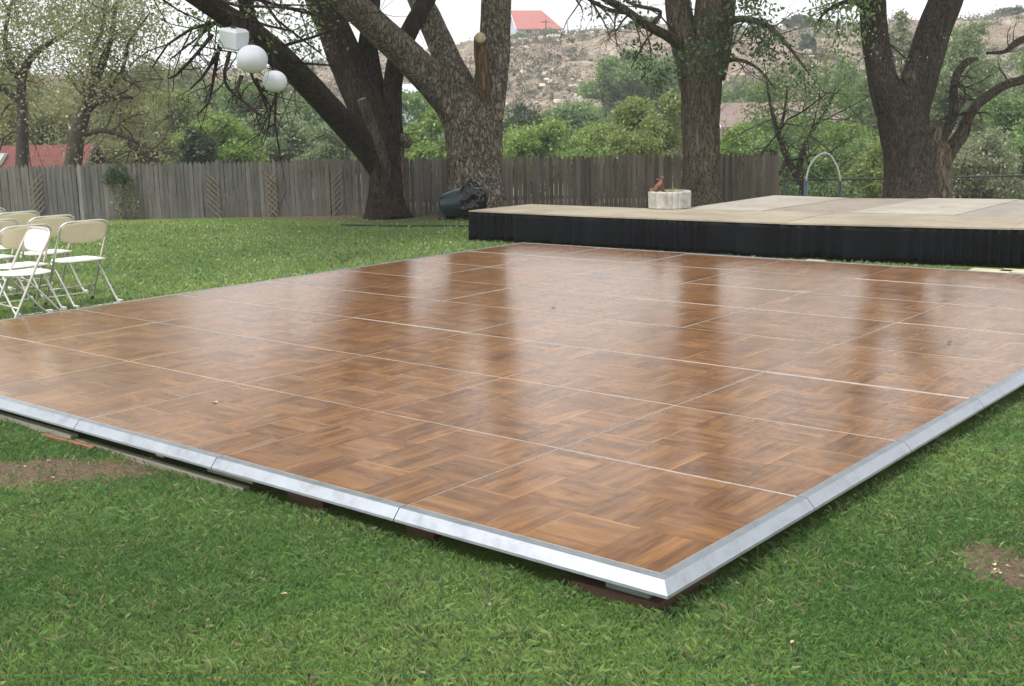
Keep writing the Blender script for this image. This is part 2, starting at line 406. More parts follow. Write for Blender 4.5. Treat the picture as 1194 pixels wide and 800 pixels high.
# lawn: bare patches follow the same function as the blades (world position)
PATCHES = [(-3.35, -.42, .72, .27, .65), (1.05, 1.58, .34, .62, .45), (.80, 1.10, .15, .26, .5), (.62, 2.95, .18, .30, .6)]
def bare_amount(X, Y):
    a = np.zeros_like(X)
    for (px, py, rx, ry, rot) in PATCHES:
        c, s_ = math.cos(rot), math.sin(rot); dx, dy = X - px, Y - py
        u = (dx * c + dy * s_) / rx; v = (-dx * s_ + dy * c) / ry
        a = np.maximum(a, 1 - np.sqrt(u * u + v * v) * .75)
    return a
def lawn_mat():
    m, nt, b = new_mat('lawn')
    g = N(nt, 'ShaderNodeNewGeometry'); P = g.outputs['Position']
    sp = N(nt, 'ShaderNodeSeparateXYZ'); nt.links.new(P, sp.inputs[0])
    n1 = noise_n(nt, P, .5, 5, .6); n2 = noise_n(nt, P, 6, 5, .65); n3 = noise_n(nt, P, 60, 4, .7)
    green = ramp(nt, n1, [(.3, (.095, .185, .042)), (.55, (.165, .255, .060)), (.75, (.27, .31, .095))])
    green = mixc(nt, .75, green, ramp(nt, n3, [(.3, (.35, .38, .3)), (.7, (1.25, 1.25, 1.1))]), 'MULTIPLY')
    straw = ramp(nt, n2, [(.50, (0, 0, 0)), (.72, (1, 1, 1))])
    green = mixc(nt, math_n(nt, 'MULTIPLY', straw, .45), green, (.22, .19, .085))
    dirt = ramp(nt, n3, [(.25, (.060, .038, .026)), (.55, (.175, .122, .088)), (.8, (.32, .25, .18))])
    tot = None
    for (px, py, rx, ry, rot) in PATCHES:
        dx = math_n(nt, 'SUBTRACT', sp.outputs['X'], px); dy = math_n(nt, 'SUBTRACT', sp.outputs['Y'], py)
        c, s_ = math.cos(rot), math.sin(rot)
        u = math_n(nt, 'DIVIDE', math_n(nt, 'ADD', math_n(nt, 'MULTIPLY', dx, c), math_n(nt, 'MULTIPLY', dy, s_)), rx)
        v = math_n(nt, 'DIVIDE', math_n(nt, 'SUBTRACT', math_n(nt, 'MULTIPLY', dy, c), math_n(nt, 'MULTIPLY', dx, s_)), ry)
        q = math_n(nt, 'SUBTRACT', 1.0, math_n(nt, 'MULTIPLY', math_n(nt, 'SQRT', math_n(nt, 'ADD', math_n(nt, 'MULTIPLY', u, u), math_n(nt, 'MULTIPLY', v, v))), .75))
        tot = q if tot is None else math_n(nt, 'MAXIMUM', tot, q)
    edge = math_n(nt, 'ADD', tot, math_n(nt, 'MULTIPLY', math_n(nt, 'SUBTRACT', n2, .5), 1.3))
    mask = ramp(nt, edge, [(.10, (0, 0, 0)), (.42, (1, 1, 1))])
    # strip of dirt and fallen leaves along the picket fence, and rough land beyond it
    fx = math_n(nt, 'SUBTRACT', math_n(nt, 'MULTIPLY', sp.outputs['Y'], .8079), math_n(nt, 'MULTIPLY', sp.outputs['X'], .5893))
    fd = math_n(nt, 'SUBTRACT', fx, 7.7977 * .8079 + 19.4824 * .5893)       # distance beyond the fence line
    fs = math_n(nt, 'ADD', math_n(nt, 'MULTIPLY', sp.outputs['X'], .8079), math_n(nt, 'MULTIPLY', sp.outputs['Y'], .5893))
    wid = math_n(nt, 'MULTIPLY', ramp(nt, math_n(nt, 'DIVIDE', math_n(nt, 'ADD', fs, 11.145), 12.0), [(.3, (.12, .12, .12)), (.62, (1, 1, 1))]), 2.1)
    q = math_n(nt, 'ADD', math_n(nt, 'ADD', fd, wid), math_n(nt, 'MULTIPLY', math_n(nt, 'SUBTRACT', n2, .5), 1.6))
    fm = ramp(nt, q, [(.0, (0, 0, 0)), (.5, (1, 1, 1))])
    litter = ramp(nt, n3, [(.25, (.070, .050, .036)), (.5, (.155, .125, .085)), (.75, (.26, .21, .15))])
    c = mixc(nt, mask, green, dirt)
    c = mixc(nt, math_n(nt, 'MULTIPLY', fm, .8), c, litter)
    nt.links.new(c, b.inputs['Base Color']); b.inputs['Roughness'].default_value = .95
    b.inputs['Specular IOR Level'].default_value = .1
    bump(nt, b, math_n(nt, 'ADD', n3, n2), .8, .03)
    return m
MT['lawn'] = lawn_mat()

def hill_mat():
    m, nt, b = new_mat('hill_rock')
    v = coords(nt, 'Position'); n1 = noise_n(nt, v, .10, 6, .65); n2 = noise_n(nt, v, .7, 7, .7); n3 = noise_n(nt, v, 3.0, 5, .7)
    c = ramp(nt, n1, [(.3, (.43, .34, .265)), (.5, (.55, .455, .365)), (.7, (.64, .57, .47))])
    c = mixc(nt, .7, c, ramp(nt, n2, [(.34, (.32, .30, .27)), (.48, (.85, .82, .78)), (.62, (1.45, 1.42, 1.38))]), 'MULTIPLY')
    c = mixc(nt, ramp(nt, n3, [(.52, (0, 0, 0)), (.68, (.7, .7, .7))]), c, (.17, .16, .10))
    nt.links.new(c, b.inputs['Base Color']); b.inputs['Roughness'].default_value = 1; b.inputs['Specular IOR Level'].default_value = 0
    bump(nt, b, math_n(nt, 'ADD', n2, n3), 1, .8)
    return m
MT['hill'] = hill_mat()

def fence_mat():
    m, nt, b = new_mat('weathered_picket')
    a = N(nt, 'ShaderNodeAttribute', attribute_name='tint')
    v = coords(nt, 'Position', (1, 1, .06)); g = noise_n(nt, v, 26, 6, .65); v2 = coords(nt, 'Position'); st = noise_n(nt, v2, 1.8, 5, .6)
    kn = noise_n(nt, v2, 15, 3, .6)
    c = mixc(nt, .8, a.outputs['Color'], ramp(nt, g, [(.3, (.55, .53, .52)), (.7, (1.25, 1.22, 1.2))]), 'MULTIPLY')
    c = mixc(nt, .6, c, ramp(nt, st, [(.3, (.62, .58, .52)), (.7, (1.15, 1.15, 1.15))]), 'MULTIPLY')
    c = mixc(nt, ramp(nt, kn, [(.66, (0, 0, 0)), (.74, (.7, .7, .7))]), c, (.035, .026, .02))
    nt.links.new(c, b.inputs['Base Color']); b.inputs['Roughness'].default_value = .93; b.inputs['Specular IOR Level'].default_value = .15
    bump(nt, b, g, .5, .01)
    return m
MT['picket'] = fence_mat()
MT['lattice'] = simple('lattice_wood', (.20, .17, .13), .9, 0, .25, 12)

def ply_mat(name, col, dark):
    m, nt, b = new_mat(name)
    v = coords(nt, 'Object', (.3, 1, 1)); g = noise_n(nt, v, 14, 6, .6); st = noise_n(nt, coords(nt, 'Position'), 1.4, 6, .65); sp_ = noise_n(nt, coords(nt, 'Position'), 9, 3, .6)
    c = mixc(nt, ramp(nt, st, [(.35, (0, 0, 0)), (.7, (1, 1, 1))]), dark, col)
    c = mixc(nt, .5, c, ramp(nt, g, [(.3, (.78, .76, .73)), (.7, (1.1, 1.1, 1.1))]), 'MULTIPLY')
    c = mixc(nt, ramp(nt, sp_, [(.60, (0, 0, 0)), (.74, (.6, .6, .6))]), c, (.22, .17, .12))
    nt.links.new(c, b.inputs['Base Color']); b.inputs['Roughness'].default_value = .8
    bump(nt, b, g, .25, .003)
    return m
MT['ply_tan'] = ply_mat('ply_tan', (0.415, 0.359, 0.275), (0.274, 0.234, 0.174))
MT['ply_white'] = ply_mat('ply_white', (0.464, 0.436, 0.38), (0.32, 0.29, 0.242))
MT['ply_pink'] = ply_mat('ply_pink', (0.361, 0.318, 0.261), (0.243, 0.206, 0.176))
MT['ply_grey'] = ply_mat('ply_grey', (0.375, 0.339, 0.296), (0.267, 0.237, 0.206))

def cloth_mat():
    m, nt, b = new_mat('black_skirting')
    v = coords(nt, 'Position'); n = noise_n(nt, v, 2.2, 4)
    nt.links.new(ramp(nt, n, [(.3, (.002, .0022, .003)), (.7, (.007, .0075, .010))]), b.inputs['Base Color'])
    b.inputs['Roughness'].default_value = .55
    b.inputs['Specular IOR Level'].default_value = .10
    return m
MT['skirt'] = cloth_mat()
MT['roof_red'] = simple('roof_red', (.150, .030, .024), .7, 0, .25, 4, .3, 20)
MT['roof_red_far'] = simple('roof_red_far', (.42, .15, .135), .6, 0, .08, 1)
MT['roof_mauve'] = simple('roof_mauve', (.215, .155, .135), .85, 0, .12, 1)
MT['roof_grey'] = simple('roof_grey', (.50, .52, .56), .7, 0, .08, 1)
MT['wall_blue'] = simple('wall_blue', (.50, .57, .64), .8, 0, .06, 1)
MT['wall_tan'] = simple('wall_tan', (.30, .24, .19), .85, 0, .08, 1)
MT['wall_wood'] = simple('wall_wood', (.10, .075, .055), .85, 0, .3, 3)
MT['rake'] = simple('rake_board', (.05, .03, .03), .7)

# ------------------------------------------------------------------ terrain
def terrain_z(X, Y):
    d, l = depth_lat(X, Y)
    drop = sstep(23.5, 34, d) * 1.75 + sstep(19, 24, d) * sstep(2, 8, l) * .75
    return GZ - drop
def make_ground():
    ds = np.concatenate([np.linspace(-60, 0, 13), np.linspace(1, 40, 60), np.linspace(45, 120, 16), np.array([150, 200, 260, 330])])
    ls = np.concatenate([-np.array([330, 260, 200, 140, 100, 80]), np.linspace(-60, 60, 81), np.array([80, 100, 140, 200, 260, 330])])
    D, Lt = np.meshgrid(ds, ls, indexing='ij'); X, Y = from_dl(D, Lt)
    Z = terrain_z(X, Y)
    V = np.stack([X, Y, Z], -1).reshape(-1, 3); nl = len(ls)
    i, j = np.meshgrid(np.arange(len(ds) - 1), np.arange(nl - 1), indexing='ij'); a = (i * nl + j).ravel()
    Fc = np.stack([a, a + 1, a + nl + 1, a + nl], 1)
    o = bulk_mesh('ground', V, Fc[:, ::-1], MT['lawn'], kind='structure')
    o.data.polygons.foreach_set('use_smooth', [True] * len(o.data.polygons))
make_ground()

def crest_y(x):
    xs = [-1200, -300, 0, 200, 260, 350, 400, 440, 500, 560, 600, 640, 700, 760, 850, 930, 1000, 1100, 1194, 1500, 2400]
    ys = [110, 105, 98, 92, 88, 80, 76, 72, 64, 60, 53, 47, 42, 40, 38, 36, 34, 30, 24, 20, 30]
    return np.interp(x, xs, ys)
def vnoise(X, Y, s, seed=0):
    out = np.empty(X.size); xf = X.ravel(); yf = Y.ravel()
    for k in range(X.size): out[k] = mnoise.fractal(Vector((xf[k] * s + seed, yf[k] * s, seed * 1.7)), .9, 2.1, 5)
    return out.reshape(X.shape)
def hill_height(D, Lt, nz_=None):
    xpix = 597 + F_PX * Lt / 150.0
    H = np.array([CAM[2] + 150 * (138 - (np.asarray(crest_y(xpix)))) / F_PX + (-(xpix - 597)) * 0.0238 * -1 * 150 / F_PX * -1]).reshape(np.shape(D))
    base = sstep(96, 146, D + 7 * np.sin(Lt * .11) + 4 * np.sin(Lt * .31 + 1))
    base = .35 * base + .65 * np.clip((D - 100) / 46, 0, 1)
    Z = -2.2 + (H + 2.2) * base
    return Z
def make_hill():
    ds = np.concatenate([np.linspace(94, 152, 90), np.array([160, 175, 200, 260, 320])])
    ls = np.linspace(-190, 190, 300)
    D, Lt = np.meshgrid(ds, ls, indexing='ij'); X, Y = from_dl(D, Lt)
    Z = hill_height(D, Lt)
    face = sstep(98, 112, D) * (1 - .8 * sstep(143, 150, D))
    Z = Z + face * (vnoise(X, Y, .09, 3) * 1.3 + vnoise(X, Y, .35, 9) * .8 + .28 * np.sin(Z * 2.2))
    V = np.stack([X, Y, Z], -1).reshape(-1, 3); nl = len(ls)
    i, j = np.meshgrid(np.arange(len(ds) - 1), np.arange(nl - 1), indexing='ij'); a = (i * nl + j).ravel()
    Fc = np.stack([a, a + 1, a + nl + 1, a + nl], 1)
    o = bulk_mesh('hillside', V, Fc[:, ::-1], MT['hill'], kind='structure')
    o.data.polygons.foreach_set('use_smooth', [True] * len(o.data.polygons))
make_hill()

# ------------------------------------------------------------------ air
def haze():
    m = bpy.data.materials.new('haze_air'); m.use_nodes = True; nt = m.node_tree; nt.nodes.clear()
    o_ = N(nt, 'ShaderNodeOutputMaterial'); v = N(nt, 'ShaderNodeVolumePrincipled')
    v.inputs['Color'].default_value = (.95, .97, 1, 1); v.inputs['Density'].default_value = HAZE; v.inputs['Anisotropy'].default_value = .2
    nt.links.new(v.outputs[0], o_.inputs['Volume'])
    mb = MB(); mb.box((-560, -560, -4.5), (560, 560, 42)); mb.build('haze', m, kind='stuff', label='thin pale air that softens the far hillside', cat='haze')
HAZE = .0013
haze()

# ------------------------------------------------------------------ foliage tools
def leaf_cloud(C, size, tint, flat=.0, droop=0.0):
    """C (n,3) centres, size (n,), tint (n,3) -> V,F,T diamond leaves"""
    n = len(C)
    d = rng.normal(size=(n, 3)); d[:, 2] -= droop; d /= np.linalg.norm(d, axis=1)[:, None]
    e = rng.normal(size=(n, 3)); e -= d * (e * d).sum(1)[:, None]; e /= np.linalg.norm(e, axis=1)[:, None]
    s = size[:, None]
    nrm = np.cross(d, e)
    V = np.empty((n, 4, 3)); V[:, 0] = C - d * s * .5; V[:, 1] = C + e * s * .26 + nrm * s * .06; V[:, 2] = C + d * s * .5; V[:, 3] = C - e * s * .26 + nrm * s * .06
    Fc = np.arange(n * 4).reshape(n, 4)
    return V.reshape(-1, 3), Fc, np.repeat(tint, 4, 0)
PAL = {
    'olive': ((0.190, 0.223, 0.084), (0.343, 0.351, 0.145)),
    'yellow': ((.165, .225, .055), (.30, .36, .105)),
    'bright': ((0.156, 0.262, 0.054), (0.312, 0.434, 0.103)),
    'green': ((0.123, 0.219, 0.069), (0.255, 0.365, 0.125)),
    'mid': ((0.098, 0.177, 0.058), (0.213, 0.293, 0.103)),
    'dark': ((0.025, 0.063, 0.021), (0.069, 0.121, 0.039)),
    'pale': ((0.179, 0.252, 0.123), (0.302, 0.370, 0.190)),
    'greygreen': ((0.172, 0.201, 0.105), (0.326, 0.347, 0.197)),
    'leafy': ((0.199, 0.228, 0.092), (0.399, 0.405, 0.190)),
    'scrub': ((0.110, 0.105, 0.072), (0.253, 0.220, 0.160)),
}
def crown_points(blobs, nclump, per, spread, seed):
    """blobs: (centre Vector, (rx,ry,rz) , weight)"""
    r = np.random.default_rng(seed)
    w = np.array([b[2] for b in blobs], float); w /= w.sum()
    k = r.choice(len(blobs), nclump, p=w)
    dirs = r.normal(size=(nclump, 3)); dirs /= np.linalg.norm(dirs, axis=1)[:, None]
    rad = r.uniform(.25, 1, nclump) ** .5
    c0 = np.array([list(blobs[i][0]) for i in k]); rr = np.array([blobs[i][1] for i in k], float)
    cc = c0 + dirs * rr * rad[:, None] * r.uniform(.75, 1.15, nclump)[:, None]
    sp = spread * r.uniform(.5, 1.4, nclump)
    P = np.repeat(cc, per, 0) + r.normal(size=(nclump * per, 3)) * np.repeat(sp, per)[:, None] * np.array([1, 1, .7])
    return cc, P, np.repeat(r.uniform(0, 1, nclump), per), r
def foliage(name, blobs, nclump, per, spread, leaf, pal, seed, parent, droop=0.0):
    cc, P, ct, r = crown_points(blobs, nclump, per, spread, seed)
    lo, hi = np.array(PAL[pal][0]), np.array(PAL[pal][1])
    t = np.clip(ct * .75 + r.uniform(0, .35, len(P)), 0, 1)[:, None]
    T = (lo + (hi - lo) * t) * r.uniform(.8, 1.2, (len(P), 1))
    V, Fc, TT = leaf_cloud(P, leaf * r.uniform(.6, 1.4, len(P)), T, droop=droop)
    o = bulk_mesh(name, V, Fc, MT['leaf'], TT, parent, world_space=True)
    return cc, o

def branch_rec(mb, p, d, length, r, lev, seed_r, tips, wander=.25, n=5, sag=0.0):
    pts = [Vector(p)]; rs = [r]; steps = max(3, int(length / .35)) if length < 6 else 10
    for i in range(steps):
        d = (d + Vector(seed_r.normal(size=3)) * wander * .5 + Vector((0, 0, -sag))).normalized()
        pts.append(pts[-1] + d * length / steps); rs.append(r * (1 - .62 * (i + 1) / steps))
    mb.tube(pts, rs, n)
    tips.append(pts[-1])
    if lev > 0:
        for k in range(int(seed_r.integers(2, 5))):
            i = int(seed_r.integers(max(1, steps // 3), steps + 1))
            nd = (d + Vector(seed_r.normal(size=3)) * .75).normalized()
            branch_rec(mb, pts[i], nd, length * seed_r.uniform(.45, .75), max(rs[i] * .6, .004), lev - 1, seed_r, tips, wander, n, sag)

def bg_tree(x, ytop, w, D, pal, label, seed, shape='round', dens=1.0, leaf=None, group=None, name='broadleaf_tree', cat='tree', ybot=None, bark='bark_far', nper=66, gz=None):
    """tree whose crown spans w photo-pixels around x and tops out at row ytop, standing at distance D"""
    topp = at(x, ytop, D); X, Y = topp.x, topp.y
    g0 = float(terrain_z(X, Y)) if gz is None else gz
    W = w * D / F_PX; H = topp.z - g0
    root = empty(name, (X, Y, g0), 0, label=label, cat=cat, group=group)
    r = np.random.default_rng(seed)
    zb = g0 + H * (.12 if ybot is None else ybot)
    cz = (topp.z + zb) / 2; hz = (topp.z - zb) / 2
    blobs = []
    nb = int(r.integers(13, 19))
    for k in range(nb):
        a = r.uniform(0, 6.28); q = r.uniform(.15, .95) ** .7
        zz = r.uniform(-.9, .8)
        lim = math.sqrt(max(.15, 1 - zz * zz)) if shape == 'round' else 1 - .6 * (zz + 1) / 2
        lift = r.uniform(-.10, .14) * hz
        blobs.append((Vector((X + math.cos(a) * W / 2 * q * lim, Y + math.sin(a) * W / 2 * q * lim, cz + zz * hz * .80 + lift)),
                      (W * r.uniform(.09, .20), W * r.uniform(.09, .20), hz * r.uniform(.12, .30)), r.uniform(.5, 1.4)))
    for k in range(4):
        blobs.append((Vector((X + r.normal() * W * .12, Y + r.normal() * W * .12, topp.z - hz * r.uniform(.05, .35))), (W * .09, W * .09, hz * r.uniform(.14, .24)), .6))
    leaf = leaf or max(.05, D * .0029)
    W_px = w * 1024 / 1194; nc = int(dens * min(420, 70 + 1.9 * W_px))
    cc, _ = foliage('crown', blobs, nc, nper, max(.12, W * .050), leaf, pal, seed, root)
    mb = MB(); tr = max(.05, W * .030)
    tp, tr_ = catmull([(Vector((X, Y, g0 - .2)), tr * 1.3), (Vector((X + r.normal() * tr, Y + r.normal() * tr, g0 + H * .3)), tr), (Vector((X + r.normal() * tr * 2, Y, cz)), tr * .6), (Vector((X, Y + r.normal() * tr, cz + hz * .55)), tr * .2)], H / 10)
    mb.tube(tp, tr_, 7)
    for k in range(0, min(len(cc), 26)):
        c = Vector(cc[k]); i = int(len(tp) * r.uniform(.25, .8)); s0 = tp[i]
        mid = (s0 + c) / 2 + Vector(r.normal(size=3)) * W * .04
        q, qr = catmull([(s0, tr_[i] * .5), (mid, tr_[i] * .28), (c, tr_[i] * .08)], H / 8)
        mb.tube(q, qr, 4)
    mb.build('trunk', MT[bark], root, True, world_space=True)
    return root

# ------------------------------------------------------------------ main trees
def bark_r(seed, amp=.10, lobes=5):
    """trunk radius: broad lobes, swellings and vertical furrows"""
    def f(p, a, i):
        ca, sa = math.cos(a), math.sin(a)
        big = mnoise.noise(Vector((ca * 1.6 + seed, sa * 1.6, p.z * .9))); mid = mnoise.noise(Vector((ca * 5 + seed, sa * 5, p.z * 1.6)))
        fur = abs(mnoise.noise(Vector((ca * 11 + seed, sa * 11, p.z * 1.3 + seed))))
        return 1 + amp * .5 * math.sin(lobes * a + seed + p.z * .5) + amp * 1.1 * big + amp * .6 * mid + amp * .75 * min(fur * 2.2, .6) - amp * .25
    return f
def limb(mb, P, seed, n=22, step=.10, amp=.10, mi=0, cap=True):
    """P: (px, py, depth, radius in photo pixels)"""
    Q = [(at(x, y, d), r * d / F_PX) for (x, y, d, r) in P]
    pts, rs = catmull(Q, step * .8); mb.tube(pts, rs, int(n * 2.2), mi, cap, bark_r(seed, amp)); return pts, rs
def twigs(mb, pts, rs, rr, count, length, lev=2, lo=.3, down=.3, tips=None, rad=.35):
    tips = [] if tips is None else tips
    for k in range(count):
        i = int(len(pts) * rr.uniform(lo, 1)); i = min(i, len(pts) - 1)
        d = Vector(rr.normal(size=3)); d.z -= down; d.normalize()
        branch_rec(mb, pts[i], d, length * rr.uniform(.5, 1.2), max(.006, min(.03, rs[i] * rad)), lev, rr, tips, .5, 5)
    return tips
def leaves_at(name, parent, C, per, spread, leaf, pal, seed, droop=.5, **k):
    r = np.random.default_rng(seed); C = np.array([list(c) for c in C]); n = len(C)
    P = np.repeat(C, per, 0) + r.normal(size=(n * per, 3)) * spread
    lo, hi = np.array(PAL[pal][0]), np.array(PAL[pal][1]); t = np.repeat(r.uniform(0, .8, n), per)[:, None] + r.uniform(0, .3, (n * per, 1))
    V, Fc, TT = leaf_cloud(P, leaf * r.uniform(.6, 1.35, len(P)), lo + (hi - lo) * t, droop=droop)
    return bulk_mesh(name, V, Fc, MT['leaf'], TT, parent, world_space=True, **k)
def overhead(mb, start, dirv, length, r, rr, tips):
    branch_rec(mb, start, Vector(dirv).normalized(), length, r, 3, rr, tips, .28, 7)

def tree_one():
    D = 21.0; g = onz(452, 251)
    root = empty('elm_tree', g, 0, label='dark brown tree forking low into three leaning limbs, lanterns hang by its left limb', cat='tree')
    rr = np.random.default_rng(11); mb = MB(); tips = []
    limb(mb, [(453, 258, D, 32), (452, 246, D, 25), (451, 225, D, 21), (451, 205, D, 20), (449, 188, D, 22), (447, 176, D, 19), (446, 163, D, 8), (445, 155, D, 2)], 1, 30)
    A, Ar = limb(mb, [(444, 196, D, 15), (428, 174, D - .3, 15.5), (404, 148, D - 1, 14.5), (378, 120, D - 2, 14), (350, 90, D - 3.2, 14.5), (322, 64, D - 4.5, 15), (292, 40, D - 5.8, 15), (262, 18, D - 6.8, 12), (228, -2, D - 7.6, 8.5), (190, -25, D - 8.3, 7), (120, -60, D - 9, 5)], 2, 22)
    A2, A2r = limb(mb, [(310, 55, D - 5.2, 10), (292, 26, D - 5.8, 9), (285, -5, D - 6.2, 8), (270, -60, D - 6.6, 6)], 2.5, 16)
    B, Br = limb(mb, [(450, 190, D, 18), (436, 150, D, 20), (420, 112, D, 20), (403, 70, D, 20), (386, 30, D, 18), (372, -5, D, 17), (350, -80, D, 14), (335, -170, D, 11), (320, -260, D - .5, 7)], 3, 24)
    B2, B2r = limb(mb, [(436, 140, D + .2, 16), (433, 100, D + .3, 15), (429, 62, D + .3, 12), (432, 25, D + .3, 9), (436, -10, D + .3, 8), (440, -100, D + .5, 6)], 4, 18)
    Cc, Cr = limb(mb, [(459, 196, D, 11), (458, 165, D + .2, 12), (457, 130, D + .2, 11.5), (458, 95, D + .2, 11), (466, 62, D + .3, 11), (480, 30, D + .5, 10), (497, 0, D + .8, 10), (515, -60, D + 1.2, 8), (520, -160, D + 1.5, 6)], 5, 18)
    for q, qr, c in ((A, Ar, 14), (A2, A2r, 5)):
        twigs(mb, q, qr, rr, c, 1.5, 2, .45, .4, tips)
    # bare twigs hanging from the left limb
    for (x, y, d, pts) in ((268, 38, 15, [(250, 68), (236, 90), (222, 104)]), (256, 52, 15, [(250, 85), (243, 120), (230, 135)]), (268, 60, 15, [(262, 95), (283, 118), (300, 130)]),
                           (282, 88, 14.6, [(276, 105), (290, 125), (310, 138)]), (298, 92, 14.6, [(306, 112), (312, 128)]), (248, 40, 15, [(230, 62), (205, 88), (196, 92)])):
        P = [(at(x, y, d), .028)] + [(at(a, b, d - .05 * i), .022 - .006 * i) for i, (a, b) in enumerate(pts)]
        q, qr = catmull(P, .12); mb.tube(q, qr, 6); twigs(mb, q, qr, rr, 9, .34, 1, .2, .35, [], .5)
    up = []
    overhead(mb, B[-1], (-.3, .2, 1), 3.5, .10, rr, up); overhead(mb, A[-1], (-.8, -.2, .5), 3, .07, rr, up); overhead(mb, Cc[-1], (.1, .4, 1), 3.5, .09, rr, up)
    overhead(mb, B2[-1], (-.2, .5, 1), 3.5, .08, rr, up); overhead(mb, A2[-1], (-.5, 0, 1), 3.5, .08, rr, up)
    mb.build('trunk', MT['bark_dark'], root, True, world_space=True)
    s = MB(); P, R_ = limb(s, [(455, 205, D - .26, 2), (449, 190, D - .34, 5.5), (441, 170, D - .42, 7.4), (434, 150, D - .5, 6.8), (427, 130, D - .58, 6.2), (422, 116, D - .62, 5.6)], 6, 18, .05, .16)
    st = s.build('cut_limb', MT['bark_brown'], root, True, world_space=True)
    c = MB(); c.tube([P[-1] - (P[-1] - P[-2]) * .1, P[-1] + (P[-1] - P[-3]).normalized() * .012], [R_[-1] * .96, R_[-1] * .9], 14)
    c.build('cut_face', MT['cut_wood'], st, False, world_space=True)
    s = MB(); limb(s, [(474, 170, D - .1, 5), (473, 163, D - .2, 6), (470, 158, D - .3, 4)], 7, 14, .05); s.build('knot', MT['bark_grey'], root, True, world_space=True)
    s = MB(); limb(s, [(472, 250, D - .12, 5), (470, 238, D - .1, 4.5), (469.5, 215, D - .08, 3.5), (469, 190, D - .08, 3), (468, 172, D - .02, 1)], 8, 12, .08); s.build('bark_scar', MT['bark_pale'], root, True, world_space=True)
    cl = [t for t in tips if t.z > 5.2 and rr.uniform() < .8] + up
    for (x, y, d) in ((255, 28, 14.6), (268, 22, 14.6), (245, 22, 14.4), (300, 8, 15), (292, 20, 15)): cl += [at(x + rr.normal() * 8, y + rr.normal() * 6, d) for _ in range(3)]
    cl += [at(rr.uniform(325, 372), rr.uniform(-5, 70), rr.uniform(18, 20)) for _ in range(26)]
    cl += [at(rr.uniform(190, 330), rr.uniform(-20, 22), rr.uniform(14, 17)) for _ in range(14)]
    leaves_at('crown', root, cl, 18, .17, .075, 'mid', 21)
    return root
def tree_two():
    D = 21.5; g = onz(556, 250)
    root = empty('elm_tree', g, 0, label='pale grey thick trunk with deeply cracked bark behind the rubbish bin', cat='tree')
    rr = np.random.default_rng(12); mb = MB(); up = []
    limb(mb, [(558, 260, D, 48), (557, 244, D, 39), (556, 225, D, 35), (554, 200, D, 33), (553, 172, D, 32), (552, 148, D, 33), (551, 125, D, 29), (552, 108, D, 19), (552, 98, D, 3)], 1.7, 40, .08, .08)
    L1, r1 = limb(mb, [(541, 138, D, 24), (530, 122, D, 22), (513, 104, D - .2, 20.5), (492, 82, D - .6, 19), (468, 58, D - 1, 18), (444, 36, D - 1.4, 17), (420, 14, D - 1.8, 16.5), (395, -6, D - 2.2, 15), (350, -50, D - 2.7, 12), (300, -130, D - 3, 8)], 2.7, 26)
    L2, r2 = limb(mb, [(543, 124, D + .1, 18), (536, 102, D + .1, 17.5), (524, 76, D + .2, 15.5), (512, 48, D + .3, 14.5), (499, 20, D + .4, 14), (486, -8, D + .5, 13), (465, -70, D + .8, 10), (450, -170, D + 1, 8)], 3.7, 22)
    L3, r3 = limb(mb, [(563, 140, D, 22), (569, 112, D, 20), (574, 82, D, 18), (577, 55, D, 17.5), (578, 28, D, 17), (579, 0, D, 16.5), (582, -70, D + .2, 14), (590, -180, D + .5, 11), (600, -300, D + .8, 8)], 4.7, 26)
    overhead(mb, L1[-1], (-.6, 0, 1), 4, .10, rr, up); overhead(mb, L2[-1], (-.2, .5, 1), 4, .12, rr, up); overhead(mb, L3[-1], (.1, .2, 1), 4, .12, rr, up)
    mb.build('trunk', MT['bark_grey'], root, True, world_space=True)
    s = MB(); P, R_ = limb(s, [(572, 142, D - .22, 2), (567, 120, D - .34, 6), (564, 95, D - .48, 7.5), (562, 70, D - .5, 8), (560, 48, D - .5, 6.5), (560, 43, D - .5, 6.5)], 5.7, 16, .05, .16)
    st = s.build('cut_limb', MT['bare_wood'], root, True, world_space=True)
    c = MB(); q = at(560, 45, D - .72); c.lathe([(0.01, 0), (.095, .01), (.10, .05), (.08, .09)], 14, 0, Matrix.Translation(q) @ Matrix.Rotation(math.radians(75), 4, Vector(RGT)))
    c.build('cut_face', MT['cut_wood'], st, True, world_space=True)
    leaves_at('crown', root, up, 22, .22, .09, 'green', 22)
    return root
